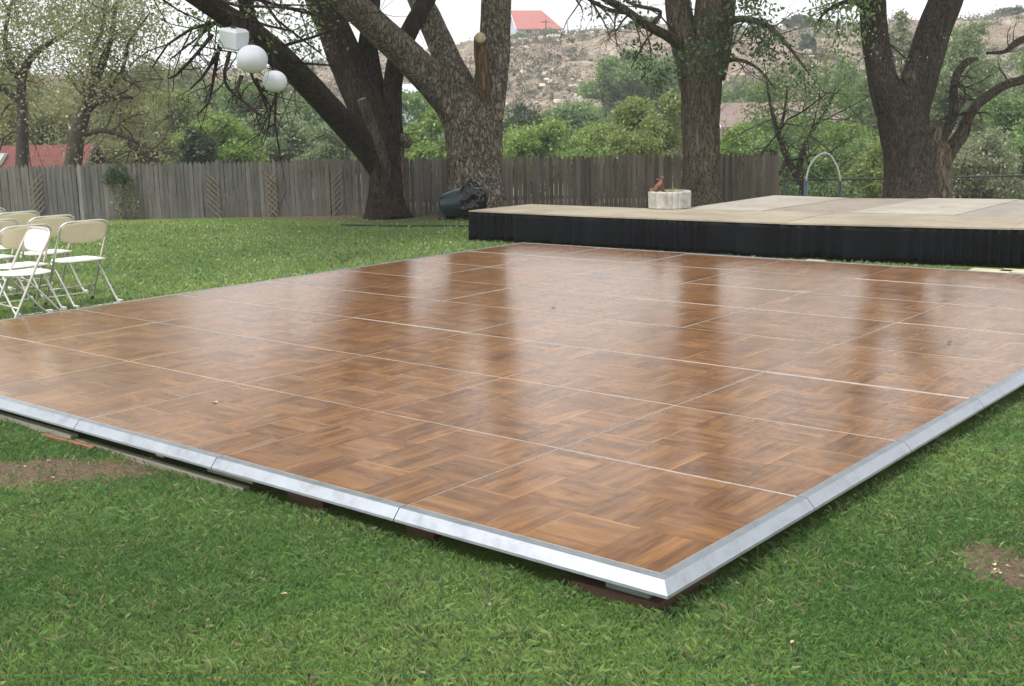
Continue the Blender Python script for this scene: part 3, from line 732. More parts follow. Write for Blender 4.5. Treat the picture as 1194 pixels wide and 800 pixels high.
def tree_three():
    D = 20.3; g = onz(816, 243)
    root = empty('elm_tree', g, 0, label='straight brown trunk standing behind the scalloped planter and splitting in two at the top', cat='tree')
    rr = np.random.default_rng(13); mb = MB(); tips = []; up = []
    limb(mb, [(818, 250, D, 33), (817, 236, D, 26), (817, 215, D, 22.5), (818, 180, D, 21.5), (818, 140, D, 21.5), (818, 105, D, 23), (817, 80, D, 25), (816, 62, D, 21), (816, 46, D, 12), (816, 34, D, 2)], 1.3, 34, .09, .09)
    a, ar = limb(mb, [(808, 92, D, 15), (801, 60, D, 17), (795, 30, D, 16), (790, 0, D, 14.5), (784, -50, D, 13), (770, -150, D, 11), (760, -280, D, 8)], 2.3, 22)
    b, br = limb(mb, [(826, 92, D, 17), (829, 60, D, 21), (831, 30, D, 22), (833, 0, D, 22), (838, -60, D, 19), (850, -160, D, 14), (870, -300, D + .3, 9)], 3.3, 26)
    c1, cr = limb(mb, [(792, 52, D - .2, 6), (775, 40, D - .5, 5.5), (752, 28, D - .9, 5), (730, 12, D - 1.2, 4.5), (708, 0, D - 1.5, 4), (680, -15, D - 1.8, 3)], 4.3, 12, .1)
    c2, c2r = limb(mb, [(735, 15, D - 1.2, 2.6), (712, 12, D - 1.3, 2.4), (695, 4, D - 1.4, 2.2), (675, -8, D - 1.5, 1.6)], 4.5, 8, .1)
    d1, dr = limb(mb, [(760, 30, D - .8, 2.8), (770, 14, D - .9, 2.4), (740, 6, D - 1, 2), (725, -4, D - 1, 1.6)], 4.6, 8, .1)
    for (x0, y0, x1, y1) in ((690, 3, 713, 46), (700, 8, 718, 30), (672, 0, 680, 17), (738, 20, 748, 60), (752, 28, 760, 78)):
        q, qr = catmull([(at(x0, y0, D - 1.4), .02), (at((x0 + x1) / 2 + 2, (y0 + y1) / 2, D - 1.4), .014), (at(x1, y1, D - 1.4), .006)], .12); mb.tube(q, qr, 5)
        twigs(mb, q, qr, rr, 3, .35, 1, .3, .3, [], .4)
    twigs(mb, c1, cr, rr, 8, .9, 2, .2, .5, tips); twigs(mb, b, br, rr, 8, 1.5, 2, .02, .3, tips, .1); twigs(mb, a, ar, rr, 3, 1.0, 2, .1, .2, tips, .1)
    e1, er = limb(mb, [(838, 72, D, 3), (862, 70, D - .3, 2.2), (884, 80, D - .5, 1.6), (905, 105, D - .7, .8)], 5, 8, .1)
    e2, er2 = limb(mb, [(840, 30, D, 5), (865, 22, D - .6, 4), (895, 30, D - 1, 3), (920, 55, D - 1.2, 2), (945, 88, D - 1.4, .9)], 5, 8, .1)
    twigs(mb, e2, er2, rr, 10, .7, 1, .1, .5, tips); twigs(mb, e1, er, rr, 6, .5, 1, .1, .5, [])
    overhead(mb, a[-1], (-.3, 0, 1), 4, .10, rr, up); overhead(mb, b[-1], (.5, .2, 1), 4, .12, rr, up)
    mb.build('trunk', MT['bark_brown'], root, True, world_space=True)
    cl = []
    def band(n, x0, x1, y0, y1, d0, d1):
        for _ in range(n): cl.append(at(rr.uniform(x0, x1), rr.uniform(y0, y1), rr.uniform(d0, d1)))
    band(26, 800, 850, 15, 90, D - 1.1, D - .6); band(14, 848, 905, 28, 66, 18.6, 19.8); band(16, 850, 900, -10, 12, 18.5, 19.8)
    for k in range(9): cl.append(at(880 + k * 8 + rr.normal() * 3, 22 + k * 9 + rr.normal() * 4, 18.9))
    for k in range(8): cl.append(at(rr.uniform(880, 910), rr.uniform(0, 60), 18.9))
    band(6, 735, 748, 42, 76, 18.7, 19); band(8, 752, 795, 60, 100, 18.7, 19); band(5, 760, 770, 95, 108, 18.7, 18.9)
    band(10, 690, 770, -5, 30, 18.7, 19)
    leaves_at('crown', root, cl + up, 17, .13, .085, 'dark', 23)
    return root
def tree_four():
    D = 20.3
    g0 = at(1062, 236, D); root = empty('elm_tree', (g0.x, g0.y, float(terrain_z(g0.x, g0.y))), 0, label='dark trunk forking into a wide V behind the stage, strings of lights round both limbs', cat='tree')
    rr = np.random.default_rng(14); mb = MB(); up = []; tips = []
    limb(mb, [(1064, 262, D, 48), (1063, 240, D, 36), (1061, 224, D, 30), (1059, 200, D, 27.5), (1057, 170, D, 27), (1054, 140, D, 28), (1051, 120, D, 28), (1049, 108, D, 22), (1048, 98, D, 12), (1047, 92, D, 2)], 1.1, 34, .09, .09)
    a, ar = limb(mb, [(1040, 130, D, 17), (1031, 100, D, 17), (1024, 65, D, 15.5), (1020, 30, D, 15), (1018, 0, D, 14.5), (1014, -60, D, 13), (1005, -160, D, 11), (990, -280, D, 8)], 2.1, 24)
    b, br = limb(mb, [(1062, 130, D, 20), (1069, 100, D, 20), (1079, 65, D, 19.5), (1090, 32, D, 18.5), (1102, 0, D, 18), (1122, -60, D, 15), (1150, -160, D, 12), (1180, -280, D, 8)], 3.1, 26)
    twigs(mb, a, ar, rr, 9, 1.3, 2, .15, .3, tips, .1)
    overhead(mb, a[-1], (-.4, 0, 1), 4.5, .12, rr, up); overhead(mb, b[-1], (.5, .3, 1), 4.5, .14, rr, up)
    q1, qr1 = limb(mb, [(1014, 10, D, 4), (990, 2, D - .5, 3), (965, 12, D - .8, 2), (950, 30, D - 1, 1)], 5, 8, .1); twigs(mb, q1, qr1, rr, 8, .6, 1, .2, .5, tips)
    mb.build('trunk', MT['bark_deep'], root, True, world_space=True)
    kn = at(1064, 92, D - .262)
    c = MB(); c.lathe([(.15, -.05), (.13, 0), (.09, .012), (.02, .016)], 16, 0, Matrix.Translation(kn) @ Matrix(((RGT[0], UPV[0], -FWD[0]), (RGT[1], UPV[1], -FWD[1]), (RGT[2], UPV[2], -FWD[2]))).to_4x4())
    c.build('knot', MT['bark_brown'], root, True, world_space=True)
    cl = [at(rr.uniform(955, 1010), rr.uniform(-12, 30), rr.uniform(18.8, 20)) for _ in range(30)]
    cl += [at(rr.uniform(965, 1000), rr.uniform(30, 60), rr.uniform(18.8, 20)) for _ in range(10)] + [at(950 + rr.normal() * 3, 15 + k * 7, 19) for k in range(3)]
    leaves_at('crown', root, cl + up, 17, .15, .085, 'mid', 24)
    return root
def tree_five():
    D = 22.0; g0 = at(1096, 236, D)
    root = empty('old_elm_tree', (g0.x, g0.y, float(terrain_z(g0.x, g0.y))), 0, label='pale lopped stump-like tree with crooked limbs to the right of the forked dark trunk', cat='tree')
    rr = np.random.default_rng(15); mb = MB()
    limb(mb, [(1096, 262, D, 18), (1096, 235, D, 13.5), (1096, 212, D, 12.5), (1097, 190, D, 12), (1097, 172, D, 11), (1098, 165, D, 6)], 1, 20, .1)
    limb(mb, [(1090, 195, D, 8), (1090, 172, D, 7), (1092, 152, D, 7), (1094, 142, D, 6)], 2, 14, .1)
    mb.build('trunk', MT['bark_pale'], root, True, world_space=True)
    m2 = MB()
    a, ar = limb(m2, [(1100, 190, D, 8.5), (1110, 172, D, 8), (1122, 156, D, 7.5), (1128, 140, D, 6), (1140, 122, D, 5.5), (1158, 108, D, 5.5), (1175, 98, D, 5), (1200, 90, D, 5), (1260, 60, D, 5)], 3, 14, .1)
    b, br = limb(m2, [(1096, 168, D, 6), (1106, 148, D, 5.5), (1112, 128, D, 5.5), (1112, 105, D, 5), (1117, 85, D, 4.5), (1128, 72, D, 4), (1140, 68, D, 2)], 4, 12, .1)
    c, cr = limb(m2, [(1230, 60, D + .4, 6), (1200, 46, D + .4, 4.5), (1185, 50, D + .4, 4), (1172, 60, D + .4, 2.5), (1150, 62, D + .4, 1.5)], 4, 10, .1)
    twigs(m2, a, ar, rr, 6, .8, 2, .3, 0, [], .3); twigs(m2, b, br, rr, 6, .7, 2, .3, 0, [], .3); twigs(m2, c, cr, rr, 5, .7, 2, .3, -.2, [], .3)
    m2.build('crooked_limb', MT['bark_brown'], root, True, world_space=True)
    return root
TALL = {}
for nm, fn, blobs in (('a', tree_one, [(330, -330, 19, 3.0), (200, -240, 16, 2.6), (420, -420, 20, 2.8), (250, -480, 17, 3.0), (60, -300, 15, 2.6), (380, -270, 19, 2.4)]),
                      ('b', tree_two, [(480, -300, 20, 2.8), (590, -400, 20.5, 3.2), (540, -600, 20, 3.2), (620, -290, 21, 2.4), (440, -520, 19, 3)]),
                      ('c', tree_three, [(740, -340, 19.5, 2.8), (880, -330, 19.5, 3.0), (800, -540, 19.5, 3.4), (680, -480, 19, 3)]),
                      ('d', tree_four, [(980, -270, 19, 2.6), (1180, -270, 19, 2.8), (1080, -450, 19, 3.4), (1300, -360, 18, 3), (940, -520, 18, 3), (1220, -520, 18, 3)]),
                      ('e', tree_five, [])):
    rt_ = fn()
    if blobs:
        bl_ = [(at(x, y, d), (q, q, q * .62), q) for (x, y, d, q) in blobs]
        foliage('upper_crown', bl_, 95 * len(blobs), 60, .42, .15, 'green', 500 + ord(nm), rt_, .2)

# open-crowned trees beyond the fence, with limbs one can follow
def open_tree(label, limbs, base, D, crowns, pal, seed, leaf=.09, bark_='bark_far', per=20, n=150, spread=.28, name='open_crowned_tree', tw=26):
    g0 = at(base[0], base[1], D); gz = float(terrain_z(g0.x, g0.y))
    root = empty(name, (g0.x, g0.y, gz), 0, label=label, cat='tree', group='open crowned trees beyond the picket fence' if 'fence' in label else None)
    rr = np.random.default_rng(seed); mb = MB(); tips = []
    for P in limbs:
        Q = [(at(x, y, D + dd), r * D / F_PX) for (x, y, dd, r) in P]
        q, qr = catmull(Q, .25); mb.tube(q, qr, 9, 0, True, bark_r(seed, .08))
        twigs(mb, q, qr, rr, int(tw / len(limbs)) + 2, 1.7, 2, .35, -.15, tips, .45)
    mb.build('trunk', MT[bark_], root, True, world_space=True)
    blobs = [(at(x, y, D + dd), (w * D / F_PX / 2, w * D / F_PX / 2, h * D / F_PX / 2), w * h) for (x, y, dd, w, h) in crowns]
    cc, P, ct, r = crown_points(blobs, n, per, spread, seed)
    tp = np.array([list(t) for t in tips]); P = np.concatenate([P, np.repeat(tp, 10, 0) + r.normal(size=(len(tp) * 10, 3)) * .2])
    ct = np.concatenate([ct, r.uniform(0, 1, len(tp) * 10)])
    lo, hi = np.array(PAL[pal][0]), np.array(PAL[pal][1]); t = np.clip(ct * .8 + r.uniform(0, .3, len(P)), 0, 1)[:, None]
    V, Fc, TT = leaf_cloud(P, leaf * r.uniform(.6, 1.4, len(P)), lo + (hi - lo) * t, droop=.3)
    bulk_mesh('crown', V, Fc, MT['leaf'], TT, root, world_space=True)
open_tree('leftmost grey green tree rising behind the fence past the red shed roof',
          [[(26, 250, 0, 9), (26, 190, 0, 7), (26, 130, 0, 6), (25, 95, 0, 5.5), (33, 72, 0, 4.5), (50, 55, 0, 3.5), (75, 40, 0, 2), (100, 20, 0, 1)], [(25, 120, 0, 4), (5, 105, 0, 3.5), (-20, 95, 0, 2.5), (-50, 60, 0, 1.5)], [(25, 98, 0, 4), (10, 70, 0, 3), (5, 40, 0, 2), (15, 0, 0, 1.5)]],
          (26, 250), 31, [(20, 40, 0, 130, 90), (-40, 60, 0, 130, 120), (60, 20, 1, 120, 70), (10, 100, 1, 120, 50), (50, -40, 0, 200, 90)], 'leafy', 31, .09, per=34, n=330, spread=.30)
open_tree('grey green fork trunked tree leaning over the fence right of the red shed',
          [[(82, 250, 0, 12), (86, 190, 0, 10), (90, 160, 0, 9), (96, 138, 0, 8), (104, 115, 0, 6.5), (115, 85, 0, 5), (128, 50, 0, 3.5), (135, 10, 0, 2), (140, -30, 0, 1.5)], [(98, 132, 0, 5), (112, 120, 0, 4), (132, 114, 0, 3.2), (155, 114, 0, 1.5)], [(112, 92, 0, 4), (105, 65, 0, 3), (118, 40, 0, 2.2), (122, 0, 0, 1.5)], [(120, 110, 0, 3), (142, 84, 0, 2.4), (150, 50, 0, 1.8), (175, 15, 0, 1)], [(92, 160, 0, 4), (120, 152, 0, 3), (165, 168, 0, 2), (184, 182, 0, 1)]],
          (84, 250), 30, [(120, 60, 0, 120, 90), (150, 20, 0, 120, 70), (95, 25, 1, 110, 80), (150, 140, 1, 60, 60), (165, 110, 1, 80, 80), (110, -40, 0, 220, 80)], 'leafy', 32, .09, per=34, n=330, spread=.28)
open_tree('slender dark stemmed tree with feathery leaves beside the white pipe arch',
          [[(938, 240, 0, 5), (936, 215, 0, 4.5), (926, 200, 0, 4), (914, 175, 0, 3.5), (907, 155, 0, 3), (898, 120, 0, 2), (893, 85, 0, 1)], [(937, 225, 0, 4), (932, 195, 0, 4), (938, 170, 0, 3), (952, 145, 0, 2.2), (966, 125, 0, 1.5), (975, 100, 0, .8)], [(908, 158, 0, 2.2), (915, 130, 0, 1.7), (918, 100, 0, 1)], [(938, 178, 0, 2), (946, 195, 0, 1)]],
          (938, 235), 26, [(905, 110, 0, 70, 70), (955, 120, 0, 60, 60), (930, 90, 0, 90, 50), (885, 140, 0, 50, 50)], 'green', 33, .070, per=24, n=120, spread=.20, name='slender_tree', tw=20)

LB = [
 # x, ytop, w, D, pal, label, shape, dens
 (30, 120, 150, 44, 'olive', 'olive green tree filling in behind the leftmost trunk above the red shed', 'round', 1.3),
 (150, 128, 110, 46, 'olive', 'drab olive tree over the fence just right of the forked grey tree', 'round', 1.2),
 (-60, 100, 160, 50, 'green', 'green tree at the very left edge of the picture above the shed roof', 'round', 1.2),
 (208, 112, 90, 52, 'yellow', 'yellowing tree below the hanging bare twigs', 'round', 1.2),
 (252, 138, 88, 40, 'bright', 'bright green bush topping the fence under the lanterns', 'round', 1.4),
 (228, 152, 50, 38, 'dark', 'small dark evergreen bush over the fence left of the bright bush', 'cone', 1.0),
 (300, 98, 110, 66, 'green', 'tall mid green tree far behind the lanterns', 'round', 1.3),
 (322, 140, 95, 46, 'pale', 'pale willow green bush over the fence left of the dark forked tree', 'round', 1.3),
 (366, 108, 95, 62, 'greygreen', 'grey green tree behind the long leaning left limb', 'round', 1.2),
 (392, 150, 70, 44, 'pale', 'low pale bush beside the base of the long leaning limb', 'round', 1.2),
 (484, 108, 80, 62, 'green', 'green tree in the gap between the dark tree and the pale cracked tree, farther one', 'round', 1.2),
 (502, 138, 70, 42, 'bright', 'bright low bush in the gap between the dark tree and the pale cracked tree', 'round', 1.3),
 (606, 128, 60, 64, 'dark', 'dark green bush just right of the pale cracked trunk', 'round', 1.1),
 (622, 150, 100, 42, 'bright', 'broad bright green bush over the fence right of the pale cracked trunk', 'round', 1.5),
 (668, 128, 80, 68, 'green', 'rounded green tree at the foot of the bare slope', 'round', 1.2),
 (690, 150, 80, 44, 'bright', 'light green bush over the fence left of the yellow green tree', 'round', 1.3),
 (722, 66, 74, 92, 'green', 'tall dark green tree climbing against the bare slope, left one of two', 'round', 1.4),
 (775, 72, 80, 90, 'green', 'tall dark green tree climbing against the bare slope, touching the straight brown trunk', 'round', 1.4),
 (756, 108, 92, 40, 'yellow', 'yellow green tree with a thin dark stem left of the straight brown trunk', 'round', 1.4),
 (862, 150, 70, 42, 'bright', 'bright bush over the fence right of the straight brown trunk', 'round', 1.4),
 (880, 108, 100, 96, 'green', 'green tree row behind the long mauve roof, left part', 'round', 1.3),
 (905, 156, 60, 36, 'green', 'mid green bush behind the end of the picket fence', 'round', 1.2),
 (960, 118, 100, 96, 'green', 'green tree behind the long mauve roof, right part', 'round', 1.3),
 (985, 150, 80, 42, 'bright', 'light green bush seen through and above the white arch', 'round', 1.4),
 (1018, 92, 74, 62, 'green', 'leafy tree filling the space left of the forked dark trunk', 'round', 1.4),
 (1000, 170, 120, 36, 'green', 'low green thicket behind the pipe rail left of the forked trunk', 'round', 1.5),
 (1030, 165, 60, 33, 'yellow', 'yellow green sapling touching the left edge of the forked trunk', 'round', 1.0),
 (1132, 42, 112, 44, 'pale', 'feathery pale green tree behind the crooked limbs', 'round', 1.5),
 (1178, 118, 110, 40, 'green', 'green tree at the right edge under the crooked limb', 'round', 1.4),
 (1130, 165, 110, 34, 'greygreen', 'low grey green thicket behind the rail right of the lopped trunk', 'round', 1.4),
 (1210, 170, 100, 36, 'green', 'low green bush at the right edge behind the rail', 'round', 1.3),
 (-20, 92, 190, 70, 'mid', 'broad green tree far behind at the left edge, above the shed roof', 'round', 1.3),
 (110, 98, 150, 74, 'olive', 'broad drab tree far behind the forked grey tree', 'round', 1.3),
 (180, 84, 130, 82, 'greygreen', 'grey green tree on the rise behind the bare hanging twigs', 'round', 1.3),
 (240, 104, 120, 78, 'mid', 'darker green tree far behind the square lantern', 'round', 1.3),
 (340, 124, 90, 50, 'mid', 'rounded mid green tree under the long leaning limb', 'round', 1.2),
 (545, 120, 120, 70, 'mid', 'green tree mostly hidden by the pale cracked trunk', 'round', 1.2),
 (640, 132, 70, 80, 'olive', 'drab bush at the foot of the bare slope below the hill house', 'round', 1.1),
 (748, 62, 60, 95, 'mid', 'narrow green tree on the slope above the yellow green tree', 'round', 1.3),
 (800, 70, 90, 93, 'green', 'green tree on the slope hidden by the straight brown trunk', 'round', 1.2),
 (862, 92, 80, 98, 'greygreen', 'greyish tree on the slope right of the straight brown trunk', 'round', .9),
 (900, 140, 90, 58, 'green', 'green bush before the left half of the mauve roofed house', 'round', 1.3),
 (962, 146, 100, 58, 'bright', 'light bush before the right half of the mauve roofed house', 'round', 1.3),
 (1000, 72, 80, 100, 'green', 'green tree on the slope left of the forked trunk', 'round', 1.1),
 (1160, 66, 150, 56, 'green', 'tall green tree beyond the feathery one at the right edge', 'round', 1.3),
 (1100, 90, 90, 60, 'green', 'green tree showing between the forked trunk and the crooked limbs', 'round', 1.3),
 (1052, 20, 60, 60, 'greygreen', 'thin grey green tree showing in the V of the forked trunk', 'round', 1.0),
]
for i, (x, yt, w, D, pal, lab, shp, dens) in enumerate(LB):
    bg_tree(x, yt, w * 1.22, D, pal, lab, 100 + i, shp, dens * 1.25, group='trees and bushes behind the yard')
for i, (x, yt, w, D, pal, lab) in enumerate([
        (748, 22, 44, 146, 'dark', 'round dark juniper on the skyline left of the straight brown trunk'),
        (772, 34, 40, 144, 'scrub', 'grey juniper on the skyline touching the straight brown trunk'),
        (934, 20, 40, 146, 'dark', 'pointed dark juniper on the skyline between the brown and the forked trunks'),
        (955, 26, 36, 146, 'green', 'paler juniper on the skyline beside the pointed dark one'),
        (942, 42, 26, 132, 'dark', 'dark juniper partway up the slope below the skyline pair'),
        (606, 40, 26, 147, 'green', 'dark bush at the left foot of the red roofed hill house'),
        (639, 36, 26, 146, 'green', 'green bush before the right end of the red roofed hill house'),
        (1180, 12, 50, 146, 'dark', 'juniper on the skyline at the right edge of the picture'),
        (507, 52, 14, 146, 'dark', 'small dark juniper on the skyline between the pale tree limbs')]):
    tp = at(x, yt, D); dd, ll = depth_lat(tp.x, tp.y)
    bg_tree(x, yt, w, D, pal, lab, 300 + i, 'round', .9, leaf=.32, group='junipers on the hill', name='juniper', gz=float(hill_height(np.array([dd]), np.array([ll]))[0]) - .3, ybot=.05)

# scrub over the hill face, too many to count
def scrub():
    r = np.random.default_rng(5); n = 9000
    D = r.uniform(100, 156, n); Lt = r.uniform(-95, 95, n); X, Y = from_dl(D, Lt); Z = hill_height(D, Lt)
    s = r.uniform(.14, 1.0, n) ** 1.6; per = 24
    P = np.repeat(np.stack([X, Y, Z + s * .5], 1), per, 0) + r.normal(size=(n * per, 3)) * np.repeat(s, per)[:, None] * np.array([.55, .55, .42])
    lo, hi = np.array(PAL['scrub'][0]), np.array(PAL['scrub'][1]); t = np.repeat(r.uniform(0, 1, n), per)[:, None]
    T = lo + (hi - lo) * t
    gsel = np.repeat(r.uniform(0, 1, n) < .18, per); T[gsel] = np.array([.055, .085, .035]) * (1 + t[gsel])
    V, Fc, TT = leaf_cloud(P, r.uniform(.18, .42, len(P)), T)
    bulk_mesh('hill_scrub', V, Fc, MT['leaf'], TT, label='low grey green scrub dotted over the bare tan slope', cat='scrub', kind='stuff')
scrub()
def rocks():
    r = np.random.default_rng(6); mb = MB()
    for k in range(1500):
        D = r.uniform(100, 150); l = r.uniform(-90, 90); X, Y = from_dl(D, l); z = float(hill_height(np.array([D]), np.array([l]))[0])
        s = r.uniform(.12, .5) * (1.6 if r.uniform() < .1 else 1); c = Vector((X, Y, z + s * .15)); V = []
        for (th, ph) in [(a, b) for b in (-.9, 0, .9) for a in range(6)]:
            a = th * math.pi / 3; q = s * r.uniform(.6, 1.1)
            V.append(c + Vector((math.cos(a) * math.cos(ph) * q, math.sin(a) * math.cos(ph) * q, math.sin(ph) * q * .7)))
        Fc = []
        for b in range(2):
            for a in range(6): i = b * 6 + a; j = b * 6 + (a + 1) % 6; Fc.append((i, j, j + 6, i + 6))
        Fc += [(5, 4, 3, 2, 1, 0), (12, 13, 14, 15, 16, 17)]; mb.add(V, Fc)
    mb.build('hill_rocks', MT['rock'], None, False, label='pale boulders and ledges scattered on the bare slope', cat='rocks', kind='stuff')
MT['rock'] = simple('pale_rock', (.58, .50, .41), .95, 0, .2, .5, .4, 3)
rocks()

# ------------------------------------------------------------------ houses behind
def house(label, x, yb, D, L_, W_, wh, rh, rot, wall, roof, windows=2, gz=None, over=.4, hip=0.0, skylights=0, cat='house', name='house', rake='white_paint'):
    p = at(x, yb, D); root = empty(name, p, rot, label=label, cat=cat)
    w = MB()
    V = [(-L_ / 2, -W_ / 2, -3), (L_ / 2, -W_ / 2, -3), (L_ / 2, W_ / 2, -3), (-L_ / 2, W_ / 2, -3), (-L_ / 2, -W_ / 2, wh), (L_ / 2, -W_ / 2, wh), (L_ / 2, W_ / 2, wh), (-L_ / 2, W_ / 2, wh), (-L_ / 2, 0, wh + rh), (L_ / 2 - hip, 0, wh + rh)]
    w.add(V, [(0, 1, 5, 4), (1, 2, 6, 5), (2, 3, 7, 6), (3, 0, 4, 7), (4, 8, 7), (5, 6, 9)]); w.build('wall', MT[wall], root)
    r = MB(); o = over; sl = rh / (W_ / 2); t = .12
    x0, x1 = -L_ / 2 - o, L_ / 2 + (o if hip == 0 else o); xr = x1 if hip == 0 else L_ / 2 - hip
    ye = W_ / 2 + o; ze = wh - sl * o
    for (a, b) in ((t, 0),):
        V = [(x0, -ye, ze + .03), (x1, -ye, ze + .03), (xr, 0, wh + rh + .03), (x0, 0, wh + rh + .03), (x1, ye, ze + .03), (x0, ye, ze + .03)]
        V += [(q[0], q[1], q[2] + t) for q in V]
        Fc = [(6, 7, 8, 9), (9, 8, 10, 11), (3, 2, 1, 0), (5, 4, 2, 3), (0, 1, 7, 6), (4, 5, 11, 10), (0, 6, 9, 3), (3, 9, 11, 5)]
        Fc += [(1, 2, 8, 7), (2, 4, 10, 8)] if hip == 0 else [(7, 10, 8), (1, 4, 10, 7), (1, 2, 4)]
        r.add(V, Fc)
    ro = r.build('roof', MT[roof], root)
    for sgn in (-1, 1):
        for xx in ((x0,) if hip else (x0, x1)):
            dx = -.06 if xx == x0 else .06
            a = Vector((xx, sgn * ye, ze)); b = Vector((xx, 0, wh + rh)); k = MB()
            k.add([a, b, b + Vector((0, 0, t + .05)), a + Vector((0, 0, t + .05)), a + Vector((dx, 0, 0)), b + Vector((dx, 0, 0)), b + Vector((dx, 0, t + .05)), a + Vector((dx, 0, t + .05))],
                  [(0, 1, 2, 3), (7, 6, 5, 4), (0, 4, 5, 1), (1, 5, 6, 2), (2, 6, 7, 3), (3, 7, 4, 0)])
            k.build('rake_board', MT[rake], ro)
    for i in range(windows):
        xx = -L_ / 2 + (i + .5) * L_ / windows
        f = MB(); f.box((xx - .5, -W_ / 2 - .06, wh * .35), (xx + .5, -W_ / 2 + .02, wh * .82)); fo = f.build('window', MT['white_paint'], root)
        g = MB(); g.box((xx - .42, -W_ / 2 - .09, wh * .35 + .08), (xx + .42, -W_ / 2 - .062, wh * .82 - .08)); g.build('pane', MT['glass'], fo)
    for i in range(skylights):
        xx = skylights_x[i]
        ang = math.atan(sl); Rm = Matrix.Rotation(ang, 3, 'X')
        c = Vector((xx, -W_ / 4 - .35, wh + rh - sl * (W_ / 4 + .35) + .16))
        f = MB(); f.box((xx - .42, c.y - .45, c.z - .03), (xx + .42, c.y + .45, c.z + .06), rot=Rm); fo = f.build('skylight', MT['lattice'], ro)
        g = MB(); g.box((xx - .35, c.y - .38, c.z + .062), (xx + .35, c.y + .38, c.z + .08), rot=Rm, org=c); g.build('pane', MT['skylight'], fo)
    return root
FW = YAW        # a house with rot = -YAW... long side square to the view
face = -YAW * -1
house('pale blue house with a bright red metal roof alone on the skyline', 622, 45, 156, 5.6, 5.5, 1.2, 2.3, .70 + .25, 'wall_blue', 'roof_red_far', 2, hip=1.6)
house('low brown house on the skyline between the limbs of the pale tree', 566, 62, 156, 6.0, 4, .7, .7, .70, 'wall_tan', 'roof_mauve', 2)
house('pale grey roofed house low on the slope between the dark and pale trees', 470, 112, 100, 6.0, 4, .1, .75, .70 - .2, 'wall_blue', 'roof_grey', 1)
house('long low house with a mauve roof between the brown and the forked trunks', 924, 151, 72, 9.3, 6.0, .3, 1.25, .70, 'wall_tan', 'roof_mauve', 3)
skylights_x = [-.95, -2.9]
house('small shed with a dark red roof and skylights behind the fence on the left', 40, 196, 36, 3.3, 3.0, -.05, .60, .70 + .12, 'wall_wood', 'roof_red', 0, over=.22, skylights=2, cat='shed', name='shed', rake='rake')
p0 = at(637, 62, 150)
mb = MB(); mb.tube([p0 - Vector((0, 0, 5)), p0 + Vector((0, 0, 4.2))], [.10, .07], 8)
rt = empty('utility_pole', p0 - Vector((0, 0, 5)), 0, label='thin utility pole on the bare slope in front of the red roofed hill house', cat='pole')
mb.build('pole', MT['bark_far'], rt, True, world_space=True)
mb = MB(); mb.tube([p0 + Vector((-.5, -.4, 3.9)), p0 + Vector((.5, .4, 3.9))], .05, 6); mb.build('cross_arm', MT['bark_far'], rt, True, world_space=True)

# ------------------------------------------------------------------ picket fence
FA = Vector((-19.4824, 7.7977, 0)); FD = Vector((.80793, .58928, 0)); FN = Vector((.58928, -.80793, 0))   # FN faces the yard
def fence_h(s): return 1.06 - .075 * max(0, min(1, (s - 7) / 7.4))
def picket_fence():
    root = empty('picket_fence', FA + Vector((0, 0, GZ)), 0, label='weathered grey wooden picket fence running behind the lawn and trees', cat='fence')
    s = -6.0; pw = .083; r = np.random.default_rng(8); end = 14.38; sec = 0
    while s < end:
        V = []; Fc = []; T = []; s1 = min(s + 2.42, end); q = s
        while q < s1 - .04:
            p = FA + FD * q; h = fence_h(q) + r.normal() * .012; z0 = GZ - .02; z1 = GZ + h; off = FN * (r.normal() * .004)
            w = pw * .90; tilt = r.normal() * .006
            base = len(V); pr = [(0, z0), (w, z0), (w, z1 - .062), (w * .5, z1), (0, z1 - .062)]
            for dep in (.0, -.018):
                for (a, z) in pr: V.append(p + FD * (a + tilt * (z - z0)) + off + FN * (.02 + dep) + Vector((0, 0, z)))
            Fc += [[base + 0, base + 1, base + 2, base + 3, base + 4], [base + 9, base + 8, base + 7, base + 6, base + 5]]
            for k in range(5): Fc.append([base + k, base + 5 + k, base + 5 + (k + 1) % 5, base + (k + 1) % 5])
            g = r.uniform(.75, 1.2); warm = r.uniform(0, 1)
            left = 1 - min(1, max(0, (q - 2) / 9)); c = np.array([.165, .146, .127]) * g * (1 - warm * .25) + np.array([.035, .048, .062]) * left
            if r.uniform() < .06: c = c * 1.35
            T += [c] * 10; q += pw
        o = mesh_obj('picket_panel', V, Fc, MT['picket'], root, world_space=True)
        a_ = o.data.attributes.new('tint', 'FLOAT_COLOR', 'POINT'); a_.data.foreach_set('color', np.concatenate([np.array(T), np.ones((len(T), 1))], 1).astype(np.float32).ravel())
        mb = MB(); a = FA + FD * s; R3 = Matrix.Rotation(math.atan2(FD.y, FD.x), 3, 'Z')
        for zz in (.22, .78):
            mb.box((a.x, a.y - .02, GZ + zz), (a.x + (s1 - s), a.y + .02, GZ + zz + .07), rot=R3, org=(a.x, a.y, 0))
            for i in range(8): v = mb.v[-8 + i]; mb.v[-8 + i] = (v[0] - FN.x * .024, v[1] - FN.y * .024, v[2])
            mb.build('rail', MT['lattice'], root, world_space=True); mb = MB()
        mb = MB(); b = a - FN * .095; mb.box((b.x - .045, b.y - .045, GZ - .3), (b.x + .045, b.y + .045, GZ + .98), rot=R3, org=(b.x, b.y, 0)); mb.build('post', MT['lattice'], root, world_space=True)
        s = s1
    return root
picket_fence()
def s_of(x):   # fence parameter under photo column x
    q = ray(x, 230); c = np.array(CAM)
    A = np.array([[q[0], -FD.x], [q[1], -FD.y]]); t = np.linalg.solve(A, np.array([FA.x - c[0], FA.y - c[1]])); return float(t[1])
